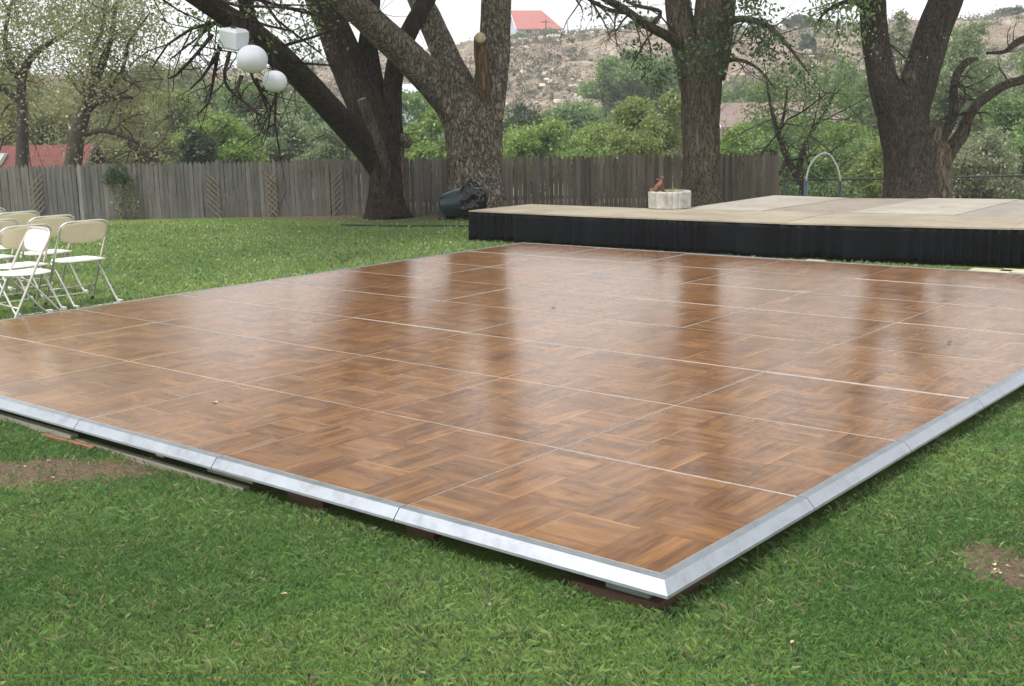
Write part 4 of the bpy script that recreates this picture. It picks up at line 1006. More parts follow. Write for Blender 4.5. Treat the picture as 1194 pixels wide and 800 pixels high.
for (x, w, kind, lab) in ((45, 17, 1, 'narrow lattice strip on the fence behind the chairs'), (250, 15, 2, 'narrow lattice strip on the fence half way between the vine and the dark tree'),
                       (318, 13, 3, 'narrow full diamond lattice strip on the fence under the leaning limb'), (394, 14, 1, 'narrow lattice strip on the fence nearest the dark forked tree')):
    s0 = s_of(x); W = w * 21.6 / F_PX; mb = MB(); H = .92
    base = FA + FD * s0 + FN * .045 + Vector((0, 0, GZ))
    def P2(u, v, o): return base + FD * u + Vector((0, 0, v)) + FN * o
    st = .105
    for dirn in ((1, -1) if kind == 3 else ((1,) if kind == 1 else (-1,))) if True else ():
        k = -6
        while k * st < H + W:
            # diagonal slat clipped to the strip
            u0, u1 = -W / 2, W / 2
            v0 = k * st; v1 = v0 + W
            if v0 >= 0.0 and v1 <= H:
                a = (u0 if dirn == 1 else u1, v0); b = (u1 if dirn == 1 else u0, v1); o = .0 if dirn == 1 else .012
                t = .016
                V = [P2(a[0], a[1] - t, o), P2(b[0], b[1] - t, o), P2(b[0], b[1] + t, o), P2(a[0], a[1] + t, o)]
                V += [v + FN * .009 for v in V]
                mb.add(V, [(3, 2, 1, 0), (4, 5, 6, 7), (0, 1, 5, 4), (1, 2, 6, 5), (2, 3, 7, 6), (3, 0, 4, 7)])
            k += 1
    rt = empty('lattice_strip', base, 0, label=lab, cat='lattice', group='lattice strips on the picket fence')
    mb.build('slats', MT['lattice'], rt, world_space=True)
# vine on the fence
sv = s_of(138); r = np.random.default_rng(9)
vb = FA + FD * sv + Vector((0, 0, GZ)) + FN * .08
rt = empty('climbing_vine', vb, 0, label='climbing vine with a green tuft on the fence behind the chairs', cat='vine')
mb = MB()
for k in range(9):
    pts = [vb + FD * (r.uniform(0, .35))]; 
    for j in range(7): pts.append(pts[-1] + FD * r.normal() * .05 + Vector((0, 0, .13)) + FN * r.normal() * .01)
    mb.tube(pts, [.009 * (1 - j * .08) for j in range(8)], 5)
mb.build('stem', MT['bark_far_grey'], rt, True, world_space=True)
C = [vb + FD * r.uniform(-.18, .22) + Vector((0, 0, r.uniform(.68, .98))) for _ in range(36)]
leaves_at('leaves', rt, C, 14, .05, .05, 'dark', 41)
C = [vb + FD * r.uniform(-.02, .42) + Vector((0, 0, r.uniform(.03, .8))) for _ in range(60)]
leaves_at('dry_leaves', rt, C, 6, .05, .045, 'olive', 42)

# pipe rail, posts, mesh and arch at the right
def pipe_fence():
    a = at(913, 209.8, 24.2); b = at(1010, 209.2, 24.0); c = at(1194, 204.6, 23.6); d = at(1500, 198, 23.0)
    rt = empty('wire_fence', (a.x, a.y, float(terrain_z(a.x, a.y))), 0, label='dark pipe rail wire mesh fence behind the right part of the stage', cat='fence')
    mb = MB(); mb.tube([a, b, c, d], .019, 8); mb.build('rail', MT['galv'], rt, True, world_space=True)
    for x, y in ((915, 209.7), (979, 209.4), (1106, 207), (1232, 204)):
        p = at(x, y, 24.0 - (x - 915) * .0014); mb = MB(); mb.tube([Vector((p.x, p.y, float(terrain_z(p.x, p.y)) - .1)), p + Vector((0, 0, .03))], .026, 8); mb.build('post', MT['galv'], rt, True, world_space=True)
    mb = MB(); n = 90
    for k in range(n):
        for s in (-1, 1):
            u = k / n; p = a.lerp(d, u); q = a.lerp(d, min(1, max(0, u + s * .045)))
            mb.tube([p - Vector((0, 0, .01)), q - Vector((0, 0, .95))], .0022, 3, cap=False)
    mb.build('wire_mesh', MT['galv'], rt, world_space=True)
pipe_fence()
pts = [at(x, y, 23.7) for x, y in ((940, 212), (941, 204), (944, 194), (950, 185), (957, 179.5), (963, 178.5), (969, 182), (974, 190), (978, 200), (980, 212))]
rt = empty('pipe_arch', pts[0] - Vector((0, 0, .9)), 0, label='thin white bent pipe arch standing on the rail fence behind the stage', cat='arch')
q, qr = catmull([(p, .019) for p in pts], .06); mb = MB(); mb.tube(q, qr, 8); mb.build('pipe', MT['white_pipe'], rt, True, world_space=True)
mb = MB(); p = pts[0]; mb.tube([p - Vector((0, 0, 1.0)), p + Vector((0, 0, .02))], .042, 10); mb.build('post', MT['blue_post'], rt, True, world_space=True)
mb = MB(); p = pts[-1]; mb.tube([p - Vector((0, 0, 1.0)), p + Vector((0, 0, .02))], .024, 10); mb.build('post', MT['galv'], rt, True, world_space=True)

# ------------------------------------------------------------------ dance floor
NU, NV = 6, 8
def dance_floor():
    root = empty('dance_floor', (0, 0, 0), 0, label='large glossy parquet dance floor with aluminium edging laid on the lawn', cat='dance floor')
    r = np.random.default_rng(3)
    g = .0010; e = .0042; t = .024
    # prototype: origin at the panel's right front corner, u runs to -x
    def slab():
        mb = MB(); mb.box((-PU + e, e, -t), (-e, PV - e, -.0006)); return mb
    def edge():
        mb = MB(); w = e - .0004
        mb.box((-PU + g, g, -t), (-g, w, 0)); mb.box((-PU + g, PV - w, -t), (-g, PV - g, 0))
        w2 = .0028
        mb.box((-PU + g, w + .0002, -t), (-PU + w2, PV - w - .0002, -.0004)); mb.box((-w2, w + .0002, -t), (-g, PV - w - .0002, -.0004)); return mb
    p0 = slab().build('floor_panel', MT['parquet'], root); e0 = edge().build('metal_edge', MT['joint'], p0)
    first = True
    for i in range(NU):
        for j in range(NV):
            if first: p = p0; first = False
            else:
                p = p0.copy(); COL.objects.link(p); p.parent = root; c = e0.copy(); COL.objects.link(c); c.parent = p
            p.location = (-i * PU, j * PV, r.normal() * .0006)
            p.rotation_euler = (r.normal() * .0011, r.normal() * .0009, 0)
    # edging: flat lip then a ramp
    FL, RP, DZ = .042, .076, -.046
    def trim_run(P0, P1, out, m0, m1):
        """ramp section from P0 to P1, out = outward unit vector, m0/m1 mitre amounts"""
        d = (P1 - P0).normalized(); prof = [(0.001, .0015), (FL, .0015), (RP, DZ + .010), (RP + .002, DZ), (RP - .006, DZ), (.001, -.022)]
        V = []
        for (P, m, s) in ((P0, m0, -1), (P1, m1, 1)):
            for (o, z) in prof: V.append(P + out * o + d * (s * (m * o)) + Vector((0, 0, z)))
        n = len(prof); Fc = [(k, (k + 1) % n, n + (k + 1) % n, n + k) for k in range(n)] + [tuple(range(n - 1, -1, -1)), tuple(range(n, 2 * n))]
        mb = MB(); mb.add(V, Fc); return mb.build('edge_trim', MT['trim'], root)
    gp = .0025
    for i in range(NU):
        a = Vector((-(i + 1) * PU + gp, 0, 0)); b = Vector((-i * PU - (gp if i else 0), 0, 0))
        trim_run(a, b, Vector((0, -1, 0)), (1 if i == NU - 1 else .0), (1 if i == 0 else .0))
        a2 = Vector((-(i + 1) * PU + gp, NV * PV, 0)); b2 = Vector((-i * PU, NV * PV, 0))
        trim_run(b2, a2, Vector((0, 1, 0)), (1 if i == 0 else 0), (1 if i == NU - 1 else 0))
    for j in range(NV):
        a = Vector((0, j * PV + (gp if j else 0), 0)); b = Vector((0, (j + 1) * PV - gp, 0))
        trim_run(a, b, Vector((1, 0, 0)), (1 if j == 0 else 0), (1 if j == NV - 1 else 0))
        a = Vector((-NU * PU, j * PV + gp, 0)); b = Vector((-NU * PU, (j + 1) * PV, 0))
        trim_run(b, a, Vector((-1, 0, 0)), (1 if j == NV - 1 else 0), (1 if j == 0 else 0))
    return root
dance_floor()

def board(label, lo, hi, mat, rz=0, name='wooden_board', tilt=0, cat='board', group='boards propping up the dance floor'):
    c = Vector(((lo[0] + hi[0]) / 2, (lo[1] + hi[1]) / 2, lo[2])); h = Vector(((hi[0] - lo[0]) / 2, (hi[1] - lo[1]) / 2, hi[2] - lo[2]))
    mb = MB(); mb.box((-h.x, -h.y, 0), (h.x, h.y, h.z), bev=.004)
    o = mb.build(name, MT[mat]); o.location = c; o.rotation_euler = (0, tilt, rz); return tag(o, label, cat, group)
board('long weathered grey board lying under the left front edging of the floor', (-7.2, -.050, -.165), (-3.75, -.005, -.095), 'plank_grey')
board('short orange ended board poking out under the left front edging', (-3.98, -.085, -.165), (-3.50, -.055, -.112), 'plank_orange', .05)
board('weathered grey board under the front edging right of the orange ended board', (-3.72, -.045, -.165), (-2.25, -.005, -.112), 'plank_grey')
board('small upright grey block between the edging and the board near the orange end', (-3.05, .02, -.109), (-2.98, .06, -.055), 'plank_light')
board('grey block under the front edging at the second edging joint', (-2.60, .012, -.109), (-2.25, .07, -.055), 'plank_grey')
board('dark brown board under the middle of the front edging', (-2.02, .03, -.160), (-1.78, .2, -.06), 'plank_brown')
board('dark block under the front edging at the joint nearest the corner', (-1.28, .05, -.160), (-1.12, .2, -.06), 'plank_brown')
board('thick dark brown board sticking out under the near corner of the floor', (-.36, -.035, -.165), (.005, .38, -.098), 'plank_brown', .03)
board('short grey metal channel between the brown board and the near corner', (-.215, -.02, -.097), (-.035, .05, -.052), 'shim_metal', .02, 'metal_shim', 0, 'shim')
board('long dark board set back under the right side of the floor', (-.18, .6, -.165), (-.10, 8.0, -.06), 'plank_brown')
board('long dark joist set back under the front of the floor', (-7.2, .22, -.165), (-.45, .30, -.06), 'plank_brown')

# small litter on the floor
for i, (x, y, m, lab) in enumerate(((251, 469, 'plank_light', 'tiny pale leaf on the left part of the dance floor'), (645, 359, 'plank_brown', 'small dark leaf on the middle of the dance floor'), (1107, 399, 'plank_brown', 'small dark leaf on the right part of the dance floor'), (640, 291, 'cut_wood', 'yellow leaf near the far edge of the dance floor'))):
    p = onz(x, y, .003); s = .022 if i != 3 else .03; mb = MB()
    mb.add([(-s, 0, 0), (-s * .3, -s * .5, .004), (s * .5, -s * .4, .006), (s, 0, .001), (s * .4, s * .5, .007), (-s * .4, s * .45, .004)], [(0, 1, 2, 3, 4, 5)])
    o = mb.build('fallen_leaf', MT[m]); o.location = p; o.rotation_euler = (0, 0, i * 1.3); tag(o, lab, 'leaf', 'leaves fallen on the dance floor')

# ------------------------------------------------------------------ stage
ST = .29
def stage():
    root = empty('stage', (-5, 10.5, GZ), 0, label='low plywood stage with black pleated skirting beyond the dance floor', cat='stage')
    fr = [Vector(p) for p in ((-9.06, 9.11, 0), (-6.62, 9.07, 0), (-4.25, 9.19, 0), (-1.80, 9.62, 0), (.75, 10.15, 0))]
    md = [Vector(p) for p in ((-9.02, 10.46, 0), (-6.72, 10.42, 0), (-4.30, 10.76, 0), (-2.00, 10.95, 0), (.6, 11.35, 0))]
    def sheet(P, mat, z, name='deck_panel'):
        c = sum(P, Vector()) / 4; V = [p + (c - p).normalized() * .004 + Vector((0, 0, z - .018)) for p in P] + [p + (c - p).normalized() * .004 + Vector((0, 0, z)) for p in P]
        return mesh_obj(name, V, [(3, 2, 1, 0), (4, 5, 6, 7), (0, 1, 5, 4), (1, 2, 6, 5), (2, 3, 7, 6), (3, 0, 4, 7)], MT[mat], root, world_space=True)
    for k in range(4): sheet([fr[k], fr[k + 1], md[k + 1], md[k]], ('ply_tan', 'ply_tan', 'ply_tan', 'ply_tan')[k], ST + (.0, .002, -.001, .001)[k])
    b0 = [Vector((x, y, 0)) for x, y in ((-6.42, 10.47), (-5.27, 10.65), (-4.14, 10.78), (-2.84, 10.88), (-1.6, 11.02), (-.4, 11.2), (.6, 11.36))]
    b1 = [Vector((x, y, 0)) for x, y in ((-6.50, 13.40), (-5.22, 13.25), (-4.15, 13.55), (-2.94, 13.75), (-1.7, 13.9), (-.5, 14.0), (.7, 14.1))]
    for k in range(6):
        sheet([b0[k] + Vector((0, .006, 0)), b0[k + 1] + Vector((0, .006, 0)), b1[k + 1], b1[k]], ('ply_white', 'ply_pink', 'ply_white', 'ply_grey', 'ply_white', 'ply_pink')[k], ST + (.002, -.004, .004, -.002, .003, 0)[k])
    # skirting: pleated cloth hung round the platform
    path = [Vector((-6.55, 13.40, 0)), Vector((-6.40, 10.52, 0)), Vector((-9.0, 10.46, 0)), fr[0], fr[1], fr[2], fr[3], fr[4], Vector((.75, 14.1, 0))]
    segs = []
    for a, b in zip(path[:-1], path[1:]):
        n = max(2, int((b - a).length / .018))
        for k in range(n): segs.append((a.lerp(b, k / n), (b - a).normalized()))
    segs.append((path[-1], segs[-1][1]))
    V = []; s = 0; rows = 7
    ns = len(segs)
    for i, (p, d) in enumerate(segs):
        if i: s += (p - segs[i - 1][0]).length
        nrm = Vector((d.y, -d.x, 0))
        nb = [segs[min(ns - 1, i + 2)][1], segs[max(0, i - 2)][1]]
        big = mnoise.noise(Vector((s * .9, 4.2, 0))); amp = .010 + .045 * (mnoise.noise(Vector((s * .55, 1.1, 0))) * .5 + .5)
        ph = s * 30 + 40 * mnoise.noise(Vector((s * .8, 7.7, 0)))
        for k in range(rows):
            t = k / (rows - 1); z = ST - .016 - t * (ST - .016 - (GZ + .022 + .03 * mnoise.noise(Vector((s * 1.7, 0, 3)))))
            off = -.012 + (amp * (.25 + .75 * t)) * math.sin(ph + t * .6 * big) + .02 * t * big - .004
            V.append(p + nrm * off + Vector((0, 0, z)))
    Fc = []
    for i in range(ns - 1):
        for k in range(rows - 1): a = i * rows + k; Fc.append((a, a + 1, a + rows + 1, a + rows))
    o = mesh_obj('skirt', V, Fc, MT['skirt'], root, True, world_space=True)
    m = o.modifiers.new('cloth_thickness', 'SOLIDIFY'); m.thickness = .002
    # legs and edge joists behind the cloth
    for k in range(5):
        for P in (fr, md):
            if P is md and k in (0,): pass
            p = P[k] + (Vector((.12, .12, 0)) if P is fr else Vector((.12, -.12, 0))); mb = MB(); mb.tube([p + Vector((0, 0, GZ)), p + Vector((0, 0, ST - .02))], .025, 8); mb.build('leg', MT['galv'], root, True, world_space=True)
    return root
stage()
for (x, y, w, lab) in ((724, 297, .30, 'pale board end on the grass under the left half of the skirting'), (842, 300.5, .36, 'pale board end under the skirting left of the middle'), (872, 303, .42, 'pale flat board under the skirting near the middle'), (944, 305, .22, 'short pale board end under the middle of the skirting'), (1152, 316.0, .40, 'pale board end under the right part of the skirting'), (1185, 316.6, .34, 'pale board end under the skirting at the right edge')):
    p = onz(x, y, -.085); board(lab, (p.x - w / 2, p.y - .02, GZ), (p.x + w / 2, p.y + .20, -.085), 'plank_light', .05, 'board_end', 0, 'board', 'board ends under the stage skirting')

# ------------------------------------------------------------------ planter and ornament
pc = onz(784, 244.2, ST + .004)
pl = empty('scalloped_planter', pc + Vector(FWD) * 0 + Vector((-.17, .2, 0)), 0, label='low whitish scalloped concrete planter at the back edge of the stage', cat='planter')
mb = MB(); n = 168; R0, H = .285, .235; prof = []
V = []; rows = [(R0 - .012, 0), (R0, .012), (R0 + .004, H - .015), (R0 - .008, H), (R0 - .045, H), (R0 - .05, H - .05)]
for (rr_, z) in rows:
    for k in range(n):
        a = 2 * math.pi * k / n; sc_ = abs(math.sin(a * 11 / 1)) ** .5 * .020 - .012 if rr_ > R0 - .03 else 0
        V.append(((rr_ + sc_) * math.cos(a), (rr_ + sc_) * math.sin(a), z))
Fc = [(i * n + k, i * n + (k + 1) % n, (i + 1) * n + (k + 1) % n, (i + 1) * n + k) for i in range(len(rows) - 1) for k in range(n)]
mb.add(V, Fc); mb.build('pot', MT['concrete'], pl, False)
mb = MB(); mb.lathe([(R0 - .049, H - .06), (R0 - .052, H - .03), (.1, H - .02), (.01, H - .015)], 32, cap=False); mb.build('soil', MT['soil'], pl, True)
C = [pl.location + Vector((random.uniform(.0, .2), random.uniform(-.1, .2), H)) for _ in range(6)]
leaves_at('weeds', pl, C, 8, .02, .04, 'bright', 51)
orn = empty('garden_ornament', pl.location + Vector((-.10, -.13, H - .015)), 0, label='small rusty figurine crouching with a raised head on the planter', cat='ornament')
def blobchain(pts, rs, name, mat, parent):
    q, qr = catmull([(Vector(p), r_) for p, r_ in zip(pts, rs)], .012); mb = MB(); mb.tube(q, qr, 12); return mb.build(name, MT[mat], parent, True)
U = Vector((.765, .644, 0))   # picture-right direction on the ground
def uu(a, z, b=0): v = U * a; return (v.x - b * .644, v.y + b * .765, z)
blobchain([uu(-.03, .0), uu(-.035, .03), uu(.0, .08), uu(.03, .12), uu(.045, .16), uu(.055, .185)], [.03, .04, .045, .036, .022, .015], 'body', 'rust', orn)
blobchain([uu(.045, .175), uu(.055, .20), uu(.06, .225)], [.018, .026, .012], 'head', 'rust', orn)
blobchain([uu(.02, .09), uu(-.04, .05), uu(-.09, .045), uu(-.115, .01)], [.022, .018, .014, .016], 'leg', 'rust', orn)
blobchain([uu(.02, .06), uu(.06, .03), uu(.09, .005)], [.026, .02, .014], 'leg', 'rust', orn)
blobchain([uu(.035, .13), uu(.0, .17), uu(-.03, .185)], [.012, .009, .007], 'arm', 'rust', orn)

# ------------------------------------------------------------------ rubbish bin
bb = onz(521, 255.5)
binr = empty('rubbish_bin', bb, 0, label='dark teal wheeled rubbish bin tipped on its side by the pale trunk', cat='bin')
ax = (Vector(RGT) * .90 + Vector((0, 0, .17)) - Vector((FWD[0], FWD[1], 0)) * .30).normalized()
zx = ax.cross(Vector((0, 0, 1))).normalized(); zy = zx.cross(ax)
org = bb + Vector((0, 0, .235)) - ax * .05
MB4 = Matrix(((zx.x, zy.x, ax.x, org.x), (zx.y, zy.y, ax.y, org.y), (zx.z, zy.z, ax.z, org.z), (0, 0, 0, 1)))
mb = MB(); mb.lathe([(.02, -.04), (.12, -.035), (.185, -.01), (.215, .04), (.235, .15), (.262, .33), (.285, .5), (.31, .505), (.312, .54), (.29, .545), (.27, .50), (.03, .3)], 40, 0, MB4)
mb.build('body', MT['bin'], binr, True, world_space=True)
for sgn in (-1, 1):
    mb = MB(); c = MB4 @ Vector((.14 * sgn, -.21, .0)); mb.tube([c - zx * .025, c + zx * .025], .075, 18); w = mb.build('wheel', MT['black_rubber'], binr, False, world_space=True)
    mb = MB(); mb.tube([c - zx * .03, c + zx * .03], .028, 12); mb.build('hub', MT['galv'], w, False, world_space=True)
# bag bulging from the mouth
V = []; nU, nV_ = 56, 34
for j in range(nV_ + 1):
    v = j / nV_
    for i in range(nU):
        a = 2 * math.pi * i / nU
        rad = .318 * (math.sin(min(1, .62 + v * .55) * math.pi / 2) if v < .35 else math.cos((v - .35) / .65 * math.pi / 2) ** .55)
        z = .42 + v * .36
        p = Vector((rad * math.cos(a), rad * math.sin(a), z))
        nn = mnoise.fractal(p * 7 + Vector((3, 1, 2)), 1, 2, 3) * .055 + abs(mnoise.noise(p * 14)) * .03
        cr = .028 * math.sin(9 * a + 3 * mnoise.noise(p * 5)) * (1 - v * .5)
        k = 1 + (nn + cr) / .3; zz = z + nn * .9 * v
        p2 = Vector((p.x * k, p.y * k + .05 * v, zz)); V.append(MB4 @ p2)
Fc = [(j * nU + i, j * nU + (i + 1) % nU, (j + 1) * nU + (i + 1) % nU, (j + 1) * nU + i) for j in range(nV_) for i in range(nU)] + [tuple(nV_ * nU + i for i in range(nU))]
o = mesh_obj('rubbish_bag', V, Fc, MT['bag'], None, True); tag(o, 'shiny crumpled black plastic bag bulging out of the tipped bin', 'bag')
# edging hose in the dirt
P = [(onz(x, y, GZ + .02), .014) for x, y in ((398, 262), (430, 262.6), (470, 263.4), (510, 263), (552, 263.6))]
q, qr = catmull(P, .1); mb = MB(); mb.tube(q, qr, 8); o = mb.build('garden_hose', MT['hose'], None, True); tag(o, 'dark garden hose lying across the bare ground in front of the dark tree', 'hose')

# ------------------------------------------------------------------ folding chairs
def chair(loc, rz, label):
    root = empty('folding_chair', loc, rz, label=label, cat='folding chair', group='white folding chairs beside the dance floor')
    w = .238; met = MT['chair_metal']
    def P(*a): return [(Vector(p), .0115) for p in a]
    top = [(-w, .25, .01), (-w, .20, .10), (-w, -.03, .55), (-w, -.125, .72), (-w + .015, -.150, .775), (-w + .055, -.162, .80), (0, -.166, .805), (w - .055, -.162, .80), (w - .015, -.150, .775), (w, -.125, .72), (w, -.03, .55), (w, .20, .10), (w, .25, .01)]
    q, qr = catmull(P(*top), .03); mb = MB(); mb.tube(q, qr, 8); mb.build('front_frame', met, root, True)
    rear = [(-w + .02, .12, .42), (-w + .02, .02, .33), (-w + .02, -.20, .06), (-w + .02, -.25, .022), (-w + .05, -.262, .014), (0, -.264, .013), (w - .05, -.262, .014), (w - .02, -.25, .022), (w - .02, -.20, .06), (w - .02, .02, .33), (w - .02, .12, .42)]
    q, qr = catmull(P(*rear), .03); mb = MB(); mb.tube(q, [.0105] * len(q), 8); mb.build('rear_frame', met, root, True)
    mb = MB(); mb.tube([(-w, .172, .155), (w, .172, .155)], .007, 7); mb.build('cross_bar', met, root, True)
    for sx in (-1, 1):
        mb = MB(); mb.box((sx * (w - .02) - .014, -.292, 0), (sx * (w - .02) + .014, -.232, .045), bev=.006); mb.build('foot_cap', MT['rubber'], root)
        mb = MB(); mb.tube([(sx * w, .262, 0), (sx * w, .235, .035)], [.016, .014], 8); mb.build('foot_cap', MT['black_rubber'], root)
        mb = MB(); mb.tube([(sx * (w - .004), -.07, .62), (sx * (w - .004), -.09, .66)], .004, 6); 
    # seat shell: rounded, slightly dished
    def shell(nu, nv, fx, th):
        V = []; 
        for side in (0, 1):
            for j in range(nv + 1):
                for i in range(nu + 1):
                    u = -1 + 2 * i / nu; v = -1 + 2 * j / nv
                    # squircle mapping for rounded corners
                    k = (1 - .18 * u * u * v * v)
                    V.append(fx(u * k, v * k, side, max(abs(u), abs(v))))
        Fc = []; n1 = nu + 1; off = n1 * (nv + 1)
        for j in range(nv):
            for i in range(nu):
                a = j * n1 + i; Fc.append((a, a + 1, a + n1 + 1, a + n1)); Fc.append((off + a + n1, off + a + n1 + 1, off + a + 1, off + a))
        ring = [i for i in range(nu)] + [j * n1 + nu for j in range(nv)] + [nv * n1 + nu - i for i in range(nu)] + [(nv - j) * n1 for j in range(nv)]
        for k in range(len(ring)): a, b = ring[k], ring[(k + 1) % len(ring)]; Fc.append((b, a, off + a, off + b))
        return V, Fc
    def seatf(u, v, side, m):
        z = .448 - .010 * (1 - v * v) + .004 * u * u - (.020 if v > .8 and side == 0 else 0) * (v - .8) * 3
        return Vector((u * .218, .015 + v * .20, z - (.026 - .010 * m ** 6 if side == 0 else .006 * m ** 8)))
    V, Fc = shell(14, 14, seatf, .02); mb = MB(); mb.add(V, Fc); mb.build('seat', MT['chair_plastic'], root, True)
    def backf(u, v, side, m):
        z = .700 + v * (.092 + .010 * (1 - u * u)); y = -.100 - (z - .62) * .30 - .020 * (1 - u * u)
        return Vector((u * .230, y + (.012 if side == 0 else -.004) * (1 if side else 1) - (0 if side else 0), z))
    V, Fc = shell(14, 8, backf, .02)
    mb = MB(); mb.add(V, Fc)
    # rear faces of the shell are coloured browner than the front
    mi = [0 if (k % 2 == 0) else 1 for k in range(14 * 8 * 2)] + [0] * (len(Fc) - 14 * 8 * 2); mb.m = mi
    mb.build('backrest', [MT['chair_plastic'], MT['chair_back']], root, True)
    return root
first = chair((0, 0, GZ), 0, 'x')
CH = [
 ((-8.41, 2.735), 90, 'tan backed white folding chair at the lawn end of the front row'),
 ((-8.46, 2.17), 91.5, 'front row folding chair seen from behind, second from the open grass'),
 ((-9.35, 2.92), 90, 'second row folding chair half hidden behind the nearest chair'),
 ((-9.42, 2.35), 92, 'second row folding chair behind the second front row chair'),
 ((-10.30, 3.05), 90, 'third row folding chair whose back shows above the second row'),
 ((-7.93, 1.93), 174, 'folding chair turned side on with its white backrest facing out'),
 ((-11.25, 3.15), 90, 'farthest folding chair, only its back rim showing at the left edge'),
]
for i, (p, a, lab) in enumerate(CH):
    c = first if i == 0 else copy_tree(first)
    c.location = (p[0], p[1], GZ); c.scale = (1.05, 1.05, 1.02); c.rotation_euler = (0, 0, math.radians(a)); c['label'] = lab

# ------------------------------------------------------------------ lanterns and string lights
def lantern(x, y, d, rpx, label, square=False, hang=None):
    c = at(x, y, d); R = rpx * d / F_PX
    root = empty('paper_lantern', c, 0, label=label, cat='lantern', group='white paper lanterns in the tree')
    mb = MB()
    if not square:
        n = 34; prof = []
        for k in range(n + 1):
            t = -1 + 2 * k / n; t *= .975
            rr_ = math.sqrt(max(0, 1 - t * t)) * R; rr_ *= 1 + .006 * math.cos(k * math.pi)
            prof.append((max(rr_, .01), t * R * .90))
        mb.lathe(prof, 36, 0, None, cap=False); mb.build('shade', MT['lantern'], root, False)
    else:
        h = R * .82; V = []; nn = 8
        Rm = Matrix.Rotation(math.radians(8), 3, Vector(FWD)) @ Matrix.Rotation(math.radians(12), 3, Vector(RGT)) @ Matrix.Rotation(.30, 3, 'Z')
        mb.box((-h, -h, -h), (h, h, h), bev=.028); mb.v = [tuple(Rm @ Vector(v)) for v in mb.v]; mb.build('shade', MT['lantern'], root)
    mb = MB(); mb.tube([Vector((0, 0, R * .8)), Vector((0, 0, R * .9 + .02))], [R * .22, R * .22], 14); mb.build('top_ring', MT['wire'], root, False)
    mb = MB(); mb.tube([Vector((0, 0, R * .9)), Vector(hang) if hang else Vector((0, 0, R + .35))], .0025, 5); mb.build('cord', MT['wire'], root, False)
    return root
lantern(273, 45.5, 13.6, 14.5, 'square white paper lantern, topmost of the three in the tree', True)
lantern(294, 69, 13.5, 18, 'largest round white paper lantern, between the square one and the small one')
lantern(320.5, 95, 13.9, 14, 'smaller round white paper lantern, lowest of the three in the tree')

def string_on_tree(label, loops, D, seed, bulb=.008):
    r = np.random.default_rng(seed)
    o0 = at(loops[0][0], loops[0][1], D)
    root = empty('string_lights', o0, 0, label=label, cat='string lights'); proto = None
    for (xc, yc, rpx, tilt) in loops:
        R = rpx * D / F_PX + .012; c = at(xc, yc, D) - o0; pts = []
        for k in range(49):
            a = 2 * math.pi * k / 48
            p = c + Vector(RGT) * (R * math.cos(a)) - Vector((FWD[0], FWD[1], 0)) * (R * math.sin(a)) + Vector((0, 0, tilt * R * math.cos(a) + .03 * math.sin(3 * a + seed) + .012 * r.normal()))
            pts.append(p)
            if k % 2 == 0 and r.uniform() < .8:
                q = p + Vector(r.normal(size=3)) * .02 - Vector(FWD) * .01
                if proto is None:
                    bl = MB(); bl.lathe([(.002, -bulb), (bulb, -bulb * .3), (bulb, bulb * .4), (.002, bulb)], 6); proto = bl.build('bulb', MT['bulb'], root); proto.location = q
                else:
                    b_ = proto.copy(); COL.objects.link(b_); b_.parent = root; b_.location = q; b_.scale = (r.uniform(.6, 1.5),) * 3
        mb = MB(); mb.tube(pts, .003, 5); mb.build('wire', MT['wire'], root)
string_on_tree('string of small clear bulbs wound round the left limb of the forked dark trunk', [(1021, 42, 16, -.1), (1025, 66, 16.5, -.05)], 20.3, 1)
string_on_tree('string of small clear bulbs wound round the right limb of the forked dark trunk', [(1087, 44, 20, .15), (1077, 70, 20.5, .0)], 20.3, 2)

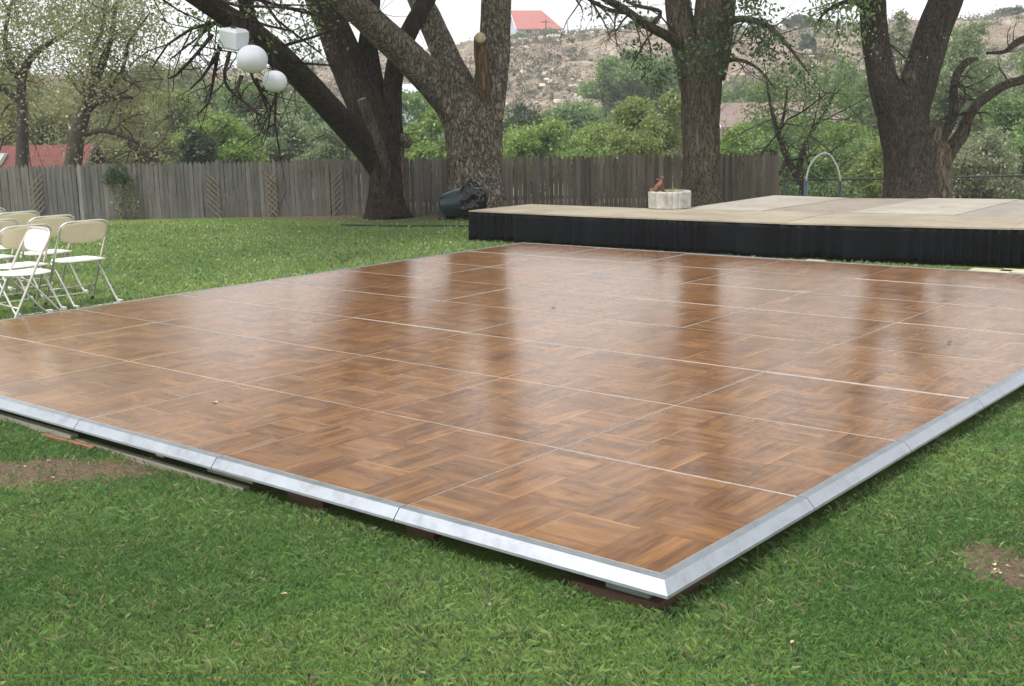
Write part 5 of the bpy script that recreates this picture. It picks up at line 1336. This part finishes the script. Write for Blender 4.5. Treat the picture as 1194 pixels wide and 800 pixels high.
# ------------------------------------------------------------------ grass
def grass():
    r = np.random.default_rng(77)
    def scatter(dmin, dmax, dens, hfov=.50):
        n = int(dens * (dmax ** 2 - dmin ** 2) * hfov)
        d = np.sqrt(r.uniform(dmin ** 2, dmax ** 2, n)); l = d * r.uniform(-hfov, hfov, n); return from_dl(d, l)
    Vs = []; F3 = []; Ts = []; off = 0
    bands = [(2.6, 4.6, 26000, .030, .0018), (4.6, 7.0, 16000, .031, .0024), (7.0, 11.0, 5000, .033, .0044), (11.0, 16.0, 1000, .036, .010), (16, 21.5, 380, .036, .016)]
    for (d0, d1, dens, h, w) in bands:
        X, Y = scatter(d0, d1, dens)
        # no grass under the floor or the stage
        under = (X > -NU * PU - .03) & (X < .03) & (Y > -.03) & (Y < NV * PV + .03)
        under |= (X > -8.9) & (Y > 9.35) & (Y < 14) & (X < 1)
        dfen = (Y * .80793 - X * .58928) - (7.7977 * .80793 + 19.4824 * .58928)
        keep = ~under & (dfen < -.15)
        sfen = X * .80793 + Y * .58928 + 11.145
        keep &= r.uniform(0, 1, len(X)) < np.clip((-dfen - .15 - 2.1 * np.clip((sfen - 3.5) / 4, .05, 1)) / 1.2, .12, 1)
        nz_ = np.array([mnoise.noise(Vector((a * 2.2, b * 2.2, 0))) for a, b in zip(X[::1], Y[::1])]) if len(X) < 400000 else np.zeros(len(X))
        nz2 = np.array([mnoise.noise(Vector((a * .7 + 9, b * .7, 0))) for a, b in zip(X, Y)])
        nz3 = np.array([mnoise.noise(Vector((a * 7 + 9, b * 7, 4))) for a, b in zip(X, Y)])
        bare = bare_amount(X, Y) + nz_ * .40 + nz3 * .42
        keep &= r.uniform(0, 1, len(X)) > sstep(.02, .50, bare) * .94
        X, Y, nz_, nz2, nz3 = X[keep], Y[keep], nz_[keep], nz2[keep], nz3[keep]; n = len(X)
        z = terrain_z(X, Y); hh = h * r.uniform(.45, 1.25, n) * (1 + .30 * nz_ + .55 * nz3)
        a = r.uniform(0, 6.283, n); ca, sa = np.cos(a), np.sin(a); lean = r.normal(0, .55, n) + .25 * nz_; b = a + r.normal(1.57, .5, n)
        lx, ly = np.cos(b) * lean * hh, np.sin(b) * lean * hh; W = w * r.uniform(.6, 1.3, n)
        V = np.empty((n, 4, 3))
        V[:, 0] = np.stack([X - ca * W / 2, Y - sa * W / 2, z - .004], 1); V[:, 1] = np.stack([X + ca * W / 2, Y + sa * W / 2, z - .004], 1)
        V[:, 2] = np.stack([X + ca * W * .42 + lx * .45, Y + sa * W * .42 + ly * .45, z + hh * .62], 1)
        V[:, 3] = np.stack([X + lx * 1.35, Y + ly * 1.35, z + hh * np.clip(1.05 - .25 * np.abs(lean), .4, 1)], 1)
        Vs.append(V.reshape(-1, 3)); i = np.arange(n) * 4 + off; F3.append(np.stack([i, i + 1, i + 2, i + 3], 1)); off += n * 4
        g1 = np.array([.078, .158, .042]); g2 = np.array([.180, .272, .085]); t = np.clip(.35 + nz2 * .9 + nz_ * .35 + r.uniform(-.3, .5, n), 0, 1)[:, None]
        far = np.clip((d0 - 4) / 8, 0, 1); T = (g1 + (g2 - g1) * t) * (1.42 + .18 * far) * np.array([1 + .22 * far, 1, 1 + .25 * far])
        dry = r.uniform(0, 1, n) < (.025 + .10 * np.clip(nz3, 0, 1) * (nz2 > .05) + .12 * (bare[keep] > .0)); T[dry] = np.array([.34, .33, .17]) * r.uniform(.6, 1.2, (dry.sum(), 1))
        blu = r.uniform(0, 1, n) < .12; T[blu] = np.array([.10, .18, .085])
        Ts.append(np.repeat(T * r.uniform(.75, 1.25, (n, 1)), 4, 0))
    V = np.concatenate(Vs); Fc = np.concatenate(F3); T = np.concatenate(Ts)
    bulk_mesh('grass', V, Fc, MT['blade'], T, label='short green mown lawn grass with thin dry patches', cat='grass', kind='stuff')
    print('grass blades', len(Fc))
grass()
def litter():
    r = np.random.default_rng(78); mb = MB(); n = 0
    C = []
    for k in range(150): C.append(onz(r.uniform(200, 590), r.uniform(252, 285), GZ + .03))
    for k in range(12): C.append(onz(r.uniform(0, 1194), r.uniform(600, 800), GZ + .03))
    for (px, py, rx, ry, rot) in PATCHES:
        for k in range(14): C.append(Vector((px + r.normal() * rx * .5, py + r.normal() * ry * .5, GZ + .012)))
    for p in C:
        if -7.4 < p.x < .05 and -.05 < p.y < 8.3: continue
        s = r.uniform(.005, .014) * (1.8 if p.y > 5 else 1); a = r.uniform(0, 6.28); R = Matrix.Rotation(a, 3, 'Z') @ Matrix.Rotation(r.normal() * .4, 3, 'X')
        mb.add([p + R @ Vector(q) * s for q in ((-1, 0, 0), (-.2, -.5, .15), (.7, -.35, .1), (1.1, 0, 0), (.4, .5, .2), (-.5, .4, .1))], [(0, 1, 2, 3, 4, 5)], n % 2); n += 1
    o = mb.build('leaf_litter', [MT['lattice'], MT['cut_wood']]); tag(o, 'dry leaves and chips scattered over lawn and bare soil', 'leaf litter', None, 'stuff')
litter()
